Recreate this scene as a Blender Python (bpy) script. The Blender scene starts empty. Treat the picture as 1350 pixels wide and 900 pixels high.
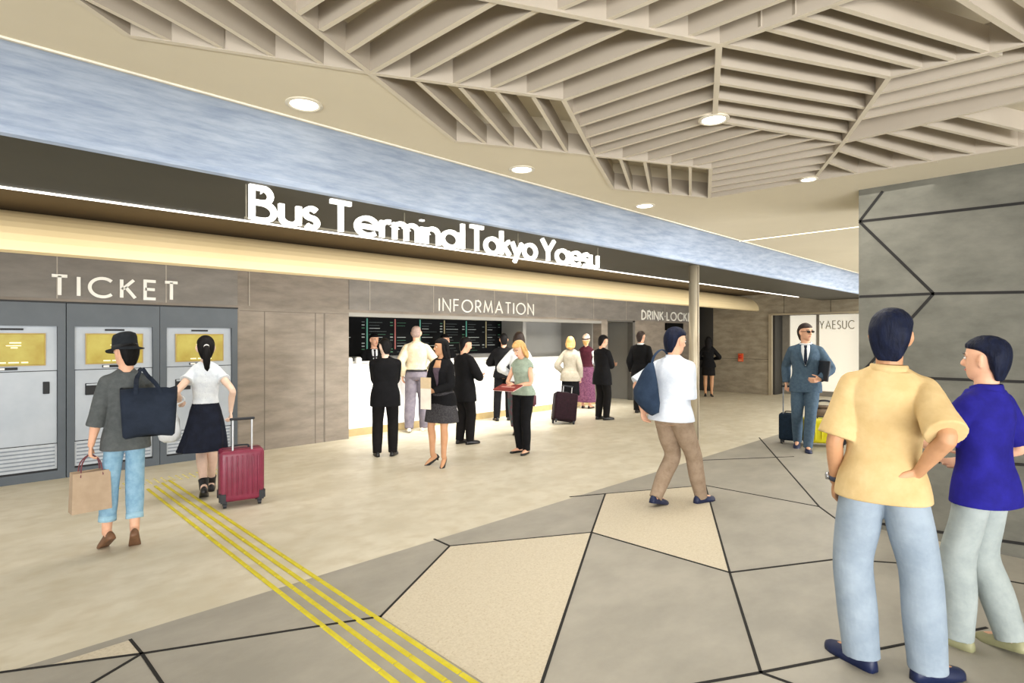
import bpy, bmesh, math, random
from mathutils import Vector as V, Matrix, Quaternion
random.seed(7)
SC = bpy.context.scene
COL = SC.collection
PI = math.pi

# ------------------------------------------------------------------ camera, world, light, exposure
CAMH, FPX, HORIZ = 1.65, 750.0, 445.0
YAW = math.radians(45.57)          # facade runs along +X, the hall looks towards +Y
FW = V((0.7001, 0.7141, 0)); RT = V((0.7141, -0.7001, 0))
cd = bpy.data.cameras.new('camera'); cam = bpy.data.objects.new('camera', cd); COL.objects.link(cam)
cam.location = (0, 0, CAMH); cam.rotation_euler = (PI/2, 0, -math.atan2(FW.x, FW.y))
cd.sensor_width = 36; cd.lens = 20.0; cd.shift_y = -5/1350; cd.clip_start = 0.05; cd.clip_end = 200
SC.camera = cam
SC.view_settings.view_transform = 'Standard'; SC.view_settings.look = 'None'
SC.view_settings.exposure = 0.0; SC.view_settings.gamma = 1.0; SC.view_settings.use_curve_mapping = False
w = bpy.data.worlds.new('world'); SC.world = w; w.use_nodes = True
w.node_tree.nodes['Background'].inputs[0].default_value = (0.95, 0.98, 1.0, 1)
w.node_tree.nodes['Background'].inputs[1].default_value = 1.35
def area(name, loc, aim, sx, sy, power, col=(1, 1, 1), spread=180):
    l = bpy.data.lights.new(name, 'AREA'); l.shape = 'RECTANGLE'; l.size = sx; l.size_y = sy
    l.energy = power; l.color = col; l.spread = math.radians(spread)
    o = bpy.data.objects.new(name, l); COL.objects.link(o); o.location = loc
    d = V(aim) - V(loc); o.rotation_euler = d.to_track_quat('-Z', 'Y').to_euler(); return o
# cove LED behind the dark soffit, washing the beige bulkhead; counter wash; hall downlight glow
area('cove_light', (6.5, 5.22, 2.74), (6.5, 7.2, 2.66), 17, 0.10, 95, (1, .92, .76))
area('counter_light', (8.0, 6.98, 2.40), (8.0, 8.4, 0.4), 7.0, 0.2, 120, (1, .98, .93), 90)
area('hall_light', (6.0, 2.0, 2.9), (6.0, 2.0, 0), 9, 2.2, 130, (1, .96, .88))
area('front_light', (4.0, 5.9, 2.6), (4.0, 6.2, 0), 10, 0.6, 95, (1, .96, .9))
area('end_light', (13.6, 3.0, 2.9), (13.6, 3.2, 0), 5, 2.4, 230, (1, .96, .88))
area('added_ceiling_fill', (-2.5, -6.0, 0.2), (5.5, 2.2, 2.95), 11, 2.0, 1000, (1, 1, 1), 110)  # added uplight, low behind the camera, to brighten the ceiling
area('added_far_ceiling_fill', (12.0, -5.0, 0.2), (9.0, 2.6, 2.95), 7, 2.0, 850, (1, 1, 1), 110)  # second added uplight, out of view to the right, lifting the far ceiling

# ------------------------------------------------------------------ projection helpers (photo pixel -> place)
def ray(x):
    a = (x-675)/FPX
    return FW + RT*a
def floor_pt(x, y, z=0.0):
    yc = (CAMH-z)*FPX/(y-HORIZ); p = ray(x)*yc
    return V((p.x, p.y, z))
def at_y(x, D):            # ray of pixel column x hits the plane Y = D
    r = ray(x); return V((r.x*D/r.y, D, 0))

# ------------------------------------------------------------------ materials
def lin(c):
    return tuple(((v/255)/12.92 if v/255 <= .04045 else ((v/255+.055)/1.055)**2.4) for v in c)
MATS = {}
def mat(name, c, rough=.6, c2=None, scale=8, stretch=(1, 1, 1), bump=0, metal=0, detail=4, emit=0, spec=.4, fine=None, alpha=None, lo=.35, hi=.65):
    if name in MATS: return MATS[name]
    m = bpy.data.materials.new(name); m.use_nodes = True; nt = m.node_tree; b = nt.nodes['Principled BSDF']
    b.inputs['Roughness'].default_value = rough; b.inputs['Metallic'].default_value = metal
    b.inputs['Specular IOR Level'].default_value = spec
    A = lin(c)+(1,); B = lin(c2)+(1,) if c2 else tuple(min(1, v*.86) for v in lin(c))+(1,)
    tc = nt.nodes.new('ShaderNodeTexCoord'); mp = nt.nodes.new('ShaderNodeMapping'); mp.inputs['Scale'].default_value = stretch
    no = nt.nodes.new('ShaderNodeTexNoise'); no.inputs['Scale'].default_value = scale; no.inputs['Detail'].default_value = detail
    no.inputs['Roughness'].default_value = .62
    rp = nt.nodes.new('ShaderNodeValToRGB'); rp.color_ramp.elements[0].position = lo; rp.color_ramp.elements[1].position = hi
    rp.color_ramp.elements[0].color = B; rp.color_ramp.elements[1].color = A
    L = nt.links.new
    L(tc.outputs['Object'], mp.inputs[0]); L(mp.outputs[0], no.inputs['Vector']); L(no.outputs[0], rp.inputs[0])
    out = rp.outputs[0]
    if fine:                                           # speckles: (colour, scale, amount)
        n2 = nt.nodes.new('ShaderNodeTexNoise'); n2.inputs['Scale'].default_value = fine[1]; n2.inputs['Detail'].default_value = 2
        r2 = nt.nodes.new('ShaderNodeValToRGB'); r2.color_ramp.elements[0].position = fine[2]; r2.color_ramp.elements[1].position = fine[2]+(fine[3] if len(fine) > 3 else .08)
        L(mp.outputs[0], n2.inputs['Vector']); L(n2.outputs[0], r2.inputs[0])
        mx = nt.nodes.new('ShaderNodeMixRGB'); L(r2.outputs[0], mx.inputs[0]); L(out, mx.inputs[1]); mx.inputs[2].default_value = lin(fine[0])+(1,)
        out = mx.outputs[0]
    L(out, b.inputs['Base Color'])
    if bump:
        bp = nt.nodes.new('ShaderNodeBump'); bp.inputs['Strength'].default_value = bump; bp.inputs['Distance'].default_value = .02
        L(no.outputs[0], bp.inputs['Height']); L(bp.outputs[0], b.inputs['Normal'])
    if emit:
        b.inputs['Emission Color'].default_value = A; b.inputs['Emission Strength'].default_value = emit
    if alpha is not None:
        b.inputs['Alpha'].default_value = alpha
    MATS[name] = m; return m

# ------------------------------------------------------------------ object helpers
def link_mesh(name, bm, m, parent=None, smooth=False, loc=None):
    bmesh.ops.recalc_face_normals(bm, faces=bm.faces)
    me = bpy.data.meshes.new(name); bm.to_mesh(me); bm.free()
    if m: me.materials.append(m)
    if smooth:
        for p in me.polygons: p.use_smooth = True
    o = bpy.data.objects.new(name, me); COL.objects.link(o)
    if parent: o.parent = parent
    if loc is not None: o.location = loc
    return o
def tag(o, label, cat, group=None):
    o['label'] = label; o['category'] = cat
    if group: o['group'] = group
    return o
def thing(name, label, cat, loc=(0, 0, 0), rz=0, group=None):
    o = bpy.data.objects.new(name, None); COL.objects.link(o); o.empty_display_size = .1
    o.location = loc; o.rotation_euler = (0, 0, rz); return tag(o, label, cat, group)
def struct(o):
    o['kind'] = 'structure'; return o
def box(bm, x0, x1, y0, y1, z0, z1):
    vs = [bm.verts.new((x, y, z)) for z in (z0, z1) for y in (y0, y1) for x in (x0, x1)]
    for f in ((0, 2, 3, 1), (4, 5, 7, 6), (0, 1, 5, 4), (2, 6, 7, 3), (0, 4, 6, 2), (1, 3, 7, 5)):
        bm.faces.new([vs[i] for i in f])
    return vs
def bbox(name, b, m, parent=None, bevel=0, seg=2):
    bm = bmesh.new(); box(bm, *b)
    if bevel: bmesh.ops.bevel(bm, geom=bm.edges[:], offset=bevel, segments=seg, affect='EDGES', profile=.6)
    return link_mesh(name, bm, m, parent)
def prism(bm, poly, z0, z1):
    lo = [bm.verts.new((p[0], p[1], z0)) for p in poly]; hi = [bm.verts.new((p[0], p[1], z1)) for p in poly]
    n = len(poly); bm.faces.new(lo[::-1]); bm.faces.new(hi)
    for i in range(n): bm.faces.new((lo[i], lo[(i+1) % n], hi[(i+1) % n], hi[i]))
def loft(bm, rings, cap0=True, cap1=True):
    R = [[bm.verts.new(p) for p in r] for r in rings]; n = len(R[0])
    for a, b in zip(R, R[1:]):
        for i in range(n): bm.faces.new((a[i], a[(i+1) % n], b[(i+1) % n], b[i]))
    if cap0: bm.faces.new(R[0][::-1])
    if cap1: bm.faces.new(R[-1])
def cr(p0, p1, p2, p3, t):
    return .5*((2*p1)+(p2-p0)*t+(2*p0-5*p1+4*p2-p3)*t*t+(3*p1-p0-3*p2+p3)*t**3)
def resample(pts, rad, sub):
    if sub <= 1 or len(pts) < 3: return list(pts), list(rad)
    P = [2*pts[0]-pts[1]]+list(pts)+[2*pts[-1]-pts[-2]]; op, orr = [], []
    for i in range(1, len(P)-2):
        for k in range(sub):
            t = k/sub; op.append(cr(P[i-1], P[i], P[i+1], P[i+2], t)); s = t*t*(3-2*t)
            orr.append(rad[i-1]*(1-s)+rad[i]*s)
    op.append(pts[-1]); orr.append(rad[-1]); return op, orr
def tube(bm, pts, rad, n=12, sub=4, round0=True, round1=True, flat=(1, 1), side=None):
    """tapered tube along pts with radii; flat = scale along the frame's two axes"""
    pts = [V(p) for p in pts]
    if not hasattr(rad, '__len__'): rad = [rad]*len(pts)
    pts, rad = resample(pts, list(rad), sub)
    t0 = (pts[1]-pts[0]).normalized()
    u = V(side) if side is not None else (V((1, 0, 0)) if abs(t0.x) < .8 else V((0, 1, 0)))
    u = (u-t0*u.dot(t0)).normalized(); rings = []
    def ring(c, u, v, r): return [c+u*(math.cos(2*PI*i/n)*r*flat[0])+v*(math.sin(2*PI*i/n)*r*flat[1]) for i in range(n)]
    for i, p in enumerate(pts):
        t = (pts[min(i+1, len(pts)-1)]-pts[max(i-1, 0)])
        t = t.normalized() if t.length > 1e-9 else t0
        u = (u-t*u.dot(t)).normalized(); v = t.cross(u)
        if i == 0 and round0:
            for a in (75, 50, 25): rings.append(ring(p-t*math.sin(math.radians(a))*rad[0]*min(flat), u, v, rad[0]*math.cos(math.radians(a))))
        rings.append(ring(p, u, v, rad[i]))
        if i == len(pts)-1 and round1:
            for a in (25, 50, 75): rings.append(ring(p+t*math.sin(math.radians(a))*rad[-1]*min(flat), u, v, rad[-1]*math.cos(math.radians(a))))
    loft(bm, rings)
def ellipsoid(bm, c, r, n=14, m=9, rot=None):
    rings = []
    for j in range(m):
        ph = -PI/2+PI*(j+.5)/m
        q = [V((r[0]*math.cos(ph)*math.cos(2*PI*i/n), r[1]*math.cos(ph)*math.sin(2*PI*i/n), r[2]*math.sin(ph))) for i in range(n)]
        rings.append([V(c)+(rot @ p if rot else p) for p in q])
    loft(bm, rings)
def remesh(o, voxel, it=3):
    md = o.modifiers.new('r', 'REMESH'); md.mode = 'VOXEL'; md.voxel_size = voxel; md.use_smooth_shade = True
    if it:
        s = o.modifiers.new('s', 'SMOOTH'); s.iterations = it; s.factor = .5
    bpy.context.view_layer.update()
    dg = bpy.context.evaluated_depsgraph_get(); me = bpy.data.meshes.new_from_object(o.evaluated_get(dg))
    old = o.data; o.modifiers.clear(); o.data = me; me.name = old.name; bpy.data.meshes.remove(old)
    if not me.materials and False: pass
    for p in me.polygons: p.use_smooth = True
    return o

# ------------------------------------------------------------------ setting materials
M_STONE = mat('beige_stone', (220, 213, 194), .45, (200, 192, 170), 1.5, (1, 1.3, 1), detail=12, bump=.02, fine=((200, 190, 166), 5, .45, .3))
M_GREY = mat('grey_slab', (166, 161, 150), .5, (148, 144, 134), 1.6, (1, 1.6, 1), detail=8)
M_TERR = mat('terrazzo', (207, 197, 176), .5, (196, 185, 163), 60, detail=3, fine=((186, 172, 146), 90, .6))
M_JOINT = mat('joint', (28, 26, 24), .8)
M_WALL = mat('brown_grey_stone', (142, 132, 120), .6, (120, 111, 100), 2.6, (.8, 1, 3), detail=10, bump=.15)
M_HEAD = mat('grey_header_stone', (134, 129, 122), .6, (118, 113, 107), 2.2, (1, 1, 3), detail=9, bump=.08)
M_WALLD = mat('far_wall_stone', (166, 156, 136), .6, (138, 128, 110), 3, (1, 1, 3), detail=9, bump=.15)
M_CEIL = mat('beige_ceiling', (216, 206, 182), .8, (211, 201, 177), 1)
M_FIN_SHADED = mat('louver_shaded_taupe', (172, 161, 145), .6, (166, 155, 139), 2); M_FIN_LIT = mat('louver_lit_cream', (214, 204, 184), .6, (208, 198, 178), 2)  # shade painted into the louver sides, light into their bottom edges
M_BLUE = mat('blue_grey_plaster', (170, 181, 197), .6, (138, 152, 174), 5.0, (.7, 3, 4), detail=11, bump=.1)
M_SOFF = mat('dark_soffit', (70, 68, 58), .6, (64, 62, 52), 1)
M_BROWN = mat('brown_soffit', (96, 80, 54), .7, (90, 74, 48), 1)
M_BAND = mat('cream_bulkhead', (226, 206, 164), .6, (222, 202, 158), 1)
M_PILLAR = mat('pillar_stone', (106, 104, 94), .6, (86, 85, 76), 2.6, (1, 1, 2), detail=10, bump=.12)
M_SEAM = mat('light_seam', (176, 168, 156), .6)
M_LED = mat('led_white', (255, 250, 240), .5, (255, 250, 240), emit=3.2)
M_LAMP = mat('lamp_glow', (255, 252, 244), .5, (255, 252, 244), emit=6)
M_WHITEP = mat('white_panel', (244, 243, 238), .4, (240, 239, 234), 1)
M_RECESS = mat('grey_recess', (150, 148, 142), .6, (144, 142, 136), 1)
M_DARKG = mat('dark_grey_recess', (66, 64, 60), .6, (60, 58, 54), 1)
M_STEEL = mat('steel_pole', (186, 174, 150), .35, (176, 164, 140), 2, metal=.3)

# ------------------------------------------------------------------ floor
bm = bmesh.new(); box(bm, -6, 24, -8, 14, -.15, 0); struct(link_mesh('floor', bm, M_STONE))
bm = bmesh.new(); box(bm, -6, 24, -8, 3.75, 0, .002); struct(link_mesh('floor', bm, M_GREY))
def fp(x, y): p = floor_pt(x, y); return (p.x, p.y)
V1, V2, V3, V4, V5, V6, V7, V8, V9 = map(lambda q: fp(*q), ((187, 862), (502, 813), (593, 720), (780, 702), (798, 651), (930, 640), (1080, 668), (962, 755), (1003, 887)))
def ext(a, b, d):
    a, b = V(a), V(b); q = b+(b-a).normalized()*d; return (q.x, q.y)
E1, E2, E3 = fp(715, 899), fp(635, 899), fp(60, 879)
for poly in ([V2, V3, V4, ext(V4, E1, .12), ext(V2, E2, .12)], [V4, V5, V6, V8], [V1, fp(172, 844), E3], [fp(1195, 700), fp(1300, 716), fp(1300, 768), fp(1205, 745)]):
    bm = bmesh.new(); prism(bm, poly, .002, .004); struct(link_mesh('floor', bm, M_TERR))
def joint(bm, a, b, wd=.016):
    a, b = V(a).to_2d(), V(b).to_2d(); d = (b-a).normalized(); n = V((-d.y, d.x))*wd/2; a = a-d*wd/2; b = b+d*wd/2
    prism(bm, [a-n, b-n, b+n, a+n], .002, .0055)
bm = bmesh.new()
B1, B2 = fp(1105, 737), fp(1280, 762)
for a, b in ((V1, fp(172, 844)), (V1, ext(V1, E3, .6)), (V1, ext(V1, fp(125, 899), .8)), (V1, ext(V1, fp(212, 899), .8)), (V1, V2), (V2, V3), (V3, fp(573, 711)), (V3, V4),
             (V4, ext(V4, E1, 1.2)), (V4, V5), (V5, fp(752, 655)), (V5, V6), (V6, V7), (V6, V8), (V6, fp(920, 605)), (V4, V8), (V8, V9), (V8, B1), (B1, fp(1205, 744)), (fp(1205, 744), ext(B1, B2, .5)), (V9, fp(1300, 828)),
             (V9, ext(V9, fp(936, 899), .8)), (V9, ext(V9, fp(1036, 899), .8)), (V7, fp(1001, 577)), (fp(920, 607), fp(1046, 602)), (V7, fp(1110, 690)), (fp(1110, 690), B1)):
    joint(bm, a, b)
struct(link_mesh('floor', bm, M_JOINT))

# tactile guide: four ridges towards the ticket machines, dot tiles at the turn
M_YEL = mat('tactile_yellow', (214, 200, 44), .5, (200, 184, 36), 12)
tp = thing('tactile_guide_strip', 'yellow four-ridge tactile guide strip running across the floor to the ticket machines', 'tactile paving', (1.64, 4.6, 0))
for k in range(4):
    bm = bmesh.new(); x = -.135+.09*k; y = -4.2
    while y < 2.58+.09*k*.6:
        y1 = min(y+.288, 2.6+.09*k)
        pr = [(x-.017, y), (x+.017, y), (x+.017, y1), (x-.017, y1)]
        lo = [bm.verts.new((p[0], p[1], .002)) for p in pr]
        hi = [bm.verts.new((p[0]*1-(p[0]-x)*.45, p[1]+(.006 if p[1] == y else -.006), .010)) for p in pr]
        bm.faces.new(hi)
        for i in range(4): bm.faces.new((lo[i], lo[(i+1) % 4], hi[(i+1) % 4], hi[i]))
        y += .296
    link_mesh('ridge', bm, M_YEL, tp)
for k in range(4):
    dt = thing('tactile_dot_tile', '%s tile of yellow warning dots on the floor before the ticket machines' % ('leftmost', 'second from left', 'third from left', 'rightmost')[k], 'tactile paving', (1.33+.3*k, 7.56, 0), 0, 'tactile dots before the ticket machines')
    bm = bmesh.new()
    for i in range(4):
        for j in range(4):
            tube(bm, [(-.11+.073*i, -.11+.073*j, 0), (-.11+.073*i, -.11+.073*j, .006)], [.014, .009], 8, 1, False, False)
    link_mesh('dots', bm, mat('tactile_dot_yellow', (206, 194, 92), .5), dt)

# ------------------------------------------------------------------ facade (wall on the left of the hall)
FY = 8.5
bm = bmesh.new()
TOPZ = 2.95
box(bm, -3, 16.4, FY, FY+.25, 2.06, TOPZ)                     # header over everything
box(bm, 2.87, 4.60, FY, FY+1.3, 0, 2.06)                      # stone pier between tickets and information
box(bm, 11.43, 11.69, FY, FY+1.3, 0, 2.06)                    # pier between counter bay and doorway
box(bm, 12.90, 16.4, FY, FY+1.3, 0, 2.06)                     # pier with the black display
box(bm, -3, -.02, FY, FY+1.3, 0, 2.06)
struct(link_mesh('wall_left', bm, M_WALL))
bm = bmesh.new(); box(bm, 4.60, 16.4, FY-.012, FY, 2.11, 2.6); box(bm, -3, 2.87, FY-.012, FY, 2.11, 2.6); struct(link_mesh('trim_1', bm, M_HEAD))
bm = bmesh.new()                                              # light vertical seams of the header panels and the pier
for x in (-.15, .86, 1.98, 3.03, 4.98, 6.3, 7.82, 8.77, 9.71, 11.1, 12.48, 14.4): box(bm, x-.006, x+.006, FY-.016, FY-.003, 2.11, 2.6)
struct(link_mesh('trim_2', bm, M_SEAM))
bm = bmesh.new()
for x, wd in ((3.25, .006), (4.03, .006), (4.18, .012)): box(bm, x-wd, x+wd, FY-.004, FY+.001, 0.0, 2.03)
box(bm, 2.9, 4.6, FY-.004, FY+.001, 2.03, 2.04)
struct(link_mesh('trim_3', bm, mat('pier_groove', (112, 104, 95), .7)))
bm = bmesh.new(); box(bm, 4.6, 11.43, FY-.005, FY+.2, 2.0, 2.062); struct(link_mesh('trim_4', bm, M_RECESS))
bm = bmesh.new()                                              # recess behind the counter
box(bm, 4.45, 11.55, 9.78, 9.9, 0, 2.3); box(bm, 4.45, 11.55, FY+.25, 9.9, 2.06, 2.16)
box(bm, 11.40, 11.432, FY+.26, 9.78, 0, 2.06)
box(bm, 9.19, 9.29, 9.02, 9.78, 0, 2.06)
struct(link_mesh('wall_recess', bm, M_RECESS))
bm = bmesh.new()                                              # doorway beside it
box(bm, 11.6, 13.0, 10.0, 10.1, 0, 2.3); box(bm, 11.6, 13.0, FY+.25, 10.1, 2.06, 2.16); box(bm, 12.86, 12.902, FY+.2, 10.0, 0, 2.06)
struct(link_mesh('wall_doorway', bm, M_RECESS))
bm = bmesh.new(); box(bm, 12.80, 12.905, FY-.004, FY+.16, 0, 2.1); box(bm, 11.66, 12.905, FY-.004, FY+.16, 2.06, 2.1); struct(link_mesh('door_1', bm, mat('door_frame_grey', (104, 102, 97), .5)))
bm = bmesh.new(); box(bm, 16.3, 17.2, 9.0, 9.1, 0, TOPZ); box(bm, 16.36, 16.42, FY-.01, 9.0, 0, TOPZ); box(bm, 16.74, 16.8, 8.2, 9.0, 0, TOPZ); struct(link_mesh('wall_niche', bm, M_DARKG))
# far end wall with the glazed passage
FX = 16.75
bm = bmesh.new(); box(bm, FX, FX+.2, 6.5, 8.6, 0, TOPZ); box(bm, FX, FX+.2, -3, 4.0, 0, TOPZ); box(bm, FX, FX+.2, 4.0, 6.5, 2.30, TOPZ)
struct(link_mesh('wall_back', bm, M_WALLD))
bm = bmesh.new()
for y in (4.9, 6.1): box(bm, FX-.004, FX, y-.006, y+.006, 2.3, TOPZ)
box(bm, FX-.004, FX, 6.5, 8.2, 1.02, 1.03)
struct(link_mesh('trim_5', bm, mat('far_wall_groove', (78, 70, 58), .7)))
bm = bmesh.new(); box(bm, FX+.19, 17.75, 6.42, 6.55, 0, 2.5); struct(link_mesh('wall_passage', bm, M_DARKG))
bm = bmesh.new(); box(bm, FX+.2, 17.8, 3, 6.5, 2.3, 2.4); struct(link_mesh('ceiling_passage', bm, M_DARKG))
bm = bmesh.new(); box(bm, FX-.03, FX+.05, 6.43, 6.52, 0, 2.32); box(bm, FX-.03, FX+.05, 4.0, 6.45, 2.29, 2.34); struct(link_mesh('door_2', bm, M_STEEL))
M_LIT = mat('lit_frosted_glazing', (240, 234, 218), .3, (226, 220, 204), .7, emit=.62)
bm = bmesh.new(); box(bm, 17.56, 17.58, 3.0, 6.42, .14, 2.3); struct(link_mesh('window_1', bm, M_LIT))
bm = bmesh.new()
box(bm, 17.5, 17.6, 6.22, 6.42, 0, 2.3); box(bm, 17.52, 17.6, 5.43, 5.5, 0, 2.3); box(bm, 17.52, 17.6, 3.0, 6.42, 0, .14)
struct(link_mesh('trim_6', bm, mat('glazing_frame', (150, 144, 132), .4)))

# canopy: dark soffit with curved blue-grey edge, LED line, brown soffit, cream bulkhead
X0, X1 = -4, 19.5
def profile(bm, pts, x0, x1, thick=None):
    a = [bm.verts.new((x0, p[0], p[1])) for p in pts]; b = [bm.verts.new((x1, p[0], p[1])) for p in pts]
    n = len(pts)
    for i in range(n): bm.faces.new((a[i], a[(i+1) % n], b[(i+1) % n], b[i]))
    bm.faces.new(a[::-1]); bm.faces.new(b)
bm = bmesh.new(); profile(bm, [(3.74, 2.66), (5.12, 2.66), (5.12, 2.69), (3.74, 2.76)], X0, FX); struct(link_mesh('ceiling_canopy', bm, M_SOFF))
bm = bmesh.new()
pts = []
for i in range(13):
    t = i/12; pts.append((3.73-.43*(t**1.25), 2.655+.295*(1-(1-t)**1.35)))
pts = [(3.80, 2.66), (3.755, 2.645)]+pts+[(3.30, 2.99), (3.80, 2.99)]
profile(bm, pts, X0, X1); struct(link_mesh('trim_7', bm, M_BLUE, smooth=False))
bm = bmesh.new(); box(bm, X0, X1, 3.285, 3.302, 2.94, 2.955); struct(link_mesh('trim_8', bm, mat('cove_edge_white', (222, 216, 200), .5)))
bm = bmesh.new(); box(bm, X0, FX, 3.78, 9.0, 2.90, 3.0); struct(link_mesh('ceiling_soffit', bm, M_BROWN))
bm = bmesh.new()
pts = [(FY, 2.63), (6.86, 2.42), (6.80, 2.44)]
for i in range(11):
    a = PI/2*i/10; pts.append((6.80+.75*(1-math.cos(a)), 2.46+.44*math.sin(a)))
pts += [(FY, 2.90)]
profile(bm, pts, X0, FX); o = struct(link_mesh('ceiling_bulkhead', bm, M_BAND))
led = thing('cove_led_strip', 'long white LED line light along the edge of the dark canopy soffit', 'light strip', (5.5, 5.10, 2.655))
bbox('diffuser', (-9.4, 9.44, -.012, .012, -.006, .008), M_LED, led)
bbox('channel', (-9.4, 9.44, -.018, .02, .008, .02), mat('led_channel', (150, 146, 136), .4), led)

# ------------------------------------------------------------------ ceiling with the louvered recess
CZ = 2.95
def cp(x, y): p = floor_pt(x, y, CZ); return V((p.x, p.y))
def further(a, b, d): return b+(b-a).normalized()*d
C_ = cp(488, 95); Ft = cp(600, 185); G = cp(782, 204); H = cp(808, 248); I_ = cp(935, 260); J = cp(937, 221)
Bt = cp(170, 46); At = further(Bt, cp(105, 1), 1.5); R1 = cp(1300, 200); R2 = further(I_, R1, 1.2)
K = cp(948, 57); Lc = cp(942, 158); Mc = cp(1172, 101); Nc = cp(1071, 238); O_ = cp(1112, 187); Ec = cp(743, 130)
outer = [V((-6, -8)), V((24, -8)), V((24, 3.79)), V((-6, 3.79))]
hole = [At, Bt, C_, Ft, G, H, I_, R1, R2, V((R2.x-.2, R2.y-2.2)), V((-2.2, -1.2))]
bm = bmesh.new()
def loop(pts, z):
    vs = [bm.verts.new((p.x, p.y, z)) for p in pts]
    return vs, [bm.edges.new((vs[i], vs[(i+1) % len(vs)])) for i in range(len(vs))]
ov, oe = loop(outer, CZ); hv, he = loop(hole, CZ)
bmesh.ops.triangle_fill(bm, use_beauty=True, edges=oe+he, normal=(0, 0, 1))
tops = [bm.verts.new((p.x, p.y, 3.17)) for p in hole]
for i in range(len(hole)):
    bm.faces.new((hv[i], hv[(i+1) % len(hole)], tops[(i+1) % len(hole)], tops[i]))
bm.faces.new(tops)
me = bpy.data.meshes.new('ceiling'); bm.to_mesh(me); bm.free(); me.materials.append(M_CEIL)
struct(bpy.data.objects.new('ceiling', me)); COL.objects.link(bpy.data.objects['ceiling'])

gr = thing('ceiling_grille', 'beige faceted louver grille of slanting slats recessed in the ceiling', 'ceiling grille', (3, 1, CZ))
BI = [0]
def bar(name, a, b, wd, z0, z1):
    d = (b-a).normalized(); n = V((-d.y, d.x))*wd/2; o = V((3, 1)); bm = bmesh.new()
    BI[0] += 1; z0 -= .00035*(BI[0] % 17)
    prism(bm, [a-n-o, b-n-o, b+n-o, a+n-o], z0-CZ, z1-CZ); q = link_mesh(name, bm, M_FIN_SHADED, gr); q.data.materials.append(M_FIN_LIT)
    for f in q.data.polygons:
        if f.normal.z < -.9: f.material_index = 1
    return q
TL = further(C_, cp(368, 1), 1.2); TR = further(C_, cp(652, 1), 1.0); KL = further(K, cp(668, 1), 1.3); KR = further(K, cp(1106, 1), 1.3)
MR = further(Mc, cp(1300, 70), 1.2); OR = further(O_, cp(1300, 143), 1.2)
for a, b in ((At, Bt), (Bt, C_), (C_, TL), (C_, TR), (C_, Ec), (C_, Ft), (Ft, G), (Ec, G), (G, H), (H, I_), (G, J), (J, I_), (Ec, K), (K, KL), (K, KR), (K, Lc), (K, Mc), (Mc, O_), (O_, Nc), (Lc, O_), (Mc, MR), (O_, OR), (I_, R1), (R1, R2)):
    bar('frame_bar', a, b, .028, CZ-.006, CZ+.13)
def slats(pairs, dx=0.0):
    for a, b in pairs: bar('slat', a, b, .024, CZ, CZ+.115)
def mixp(a, b, t): return a+(b-a)*t
# cells: slats given by their two ends
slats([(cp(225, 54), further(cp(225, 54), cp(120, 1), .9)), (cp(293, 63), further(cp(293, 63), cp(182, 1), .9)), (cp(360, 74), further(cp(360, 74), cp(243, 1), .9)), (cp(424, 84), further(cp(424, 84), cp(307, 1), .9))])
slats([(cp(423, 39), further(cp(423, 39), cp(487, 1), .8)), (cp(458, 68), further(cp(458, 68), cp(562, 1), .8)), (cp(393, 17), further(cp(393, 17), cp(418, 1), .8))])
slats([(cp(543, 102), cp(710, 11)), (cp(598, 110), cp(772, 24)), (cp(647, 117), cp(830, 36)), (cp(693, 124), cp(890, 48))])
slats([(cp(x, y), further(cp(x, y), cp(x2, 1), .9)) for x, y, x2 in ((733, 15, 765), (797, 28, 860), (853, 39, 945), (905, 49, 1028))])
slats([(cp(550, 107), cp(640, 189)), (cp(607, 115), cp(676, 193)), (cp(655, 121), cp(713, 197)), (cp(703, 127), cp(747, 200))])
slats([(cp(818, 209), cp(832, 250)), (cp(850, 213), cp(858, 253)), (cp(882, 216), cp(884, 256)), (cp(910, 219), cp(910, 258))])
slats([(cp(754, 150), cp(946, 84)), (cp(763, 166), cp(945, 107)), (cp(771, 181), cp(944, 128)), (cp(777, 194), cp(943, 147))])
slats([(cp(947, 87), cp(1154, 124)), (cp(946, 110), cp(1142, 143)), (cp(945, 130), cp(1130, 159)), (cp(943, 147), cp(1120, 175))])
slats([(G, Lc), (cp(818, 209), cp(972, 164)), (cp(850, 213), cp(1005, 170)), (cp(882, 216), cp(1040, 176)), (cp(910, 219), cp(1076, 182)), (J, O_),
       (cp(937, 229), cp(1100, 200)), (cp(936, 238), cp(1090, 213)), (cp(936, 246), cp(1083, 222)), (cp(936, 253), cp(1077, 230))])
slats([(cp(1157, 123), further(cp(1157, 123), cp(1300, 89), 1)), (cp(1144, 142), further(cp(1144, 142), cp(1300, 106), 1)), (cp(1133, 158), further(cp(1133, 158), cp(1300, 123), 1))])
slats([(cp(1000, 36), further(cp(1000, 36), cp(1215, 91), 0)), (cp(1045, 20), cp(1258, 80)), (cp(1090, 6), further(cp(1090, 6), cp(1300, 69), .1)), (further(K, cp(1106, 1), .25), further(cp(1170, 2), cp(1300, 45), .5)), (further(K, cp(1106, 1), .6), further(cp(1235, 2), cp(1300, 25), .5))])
slats([(cp(1170, 175), cp(1290, 204)), (cp(1215, 164), further(cp(1215, 164), cp(1300, 184), .4)), (cp(1262, 152), further(cp(1262, 152), cp(1300, 161), .6)), (cp(1130, 184), cp(1235, 214)), (cp(1102, 197), cp(1180, 222)), (cp(1090, 213), cp(1130, 228))])

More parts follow.
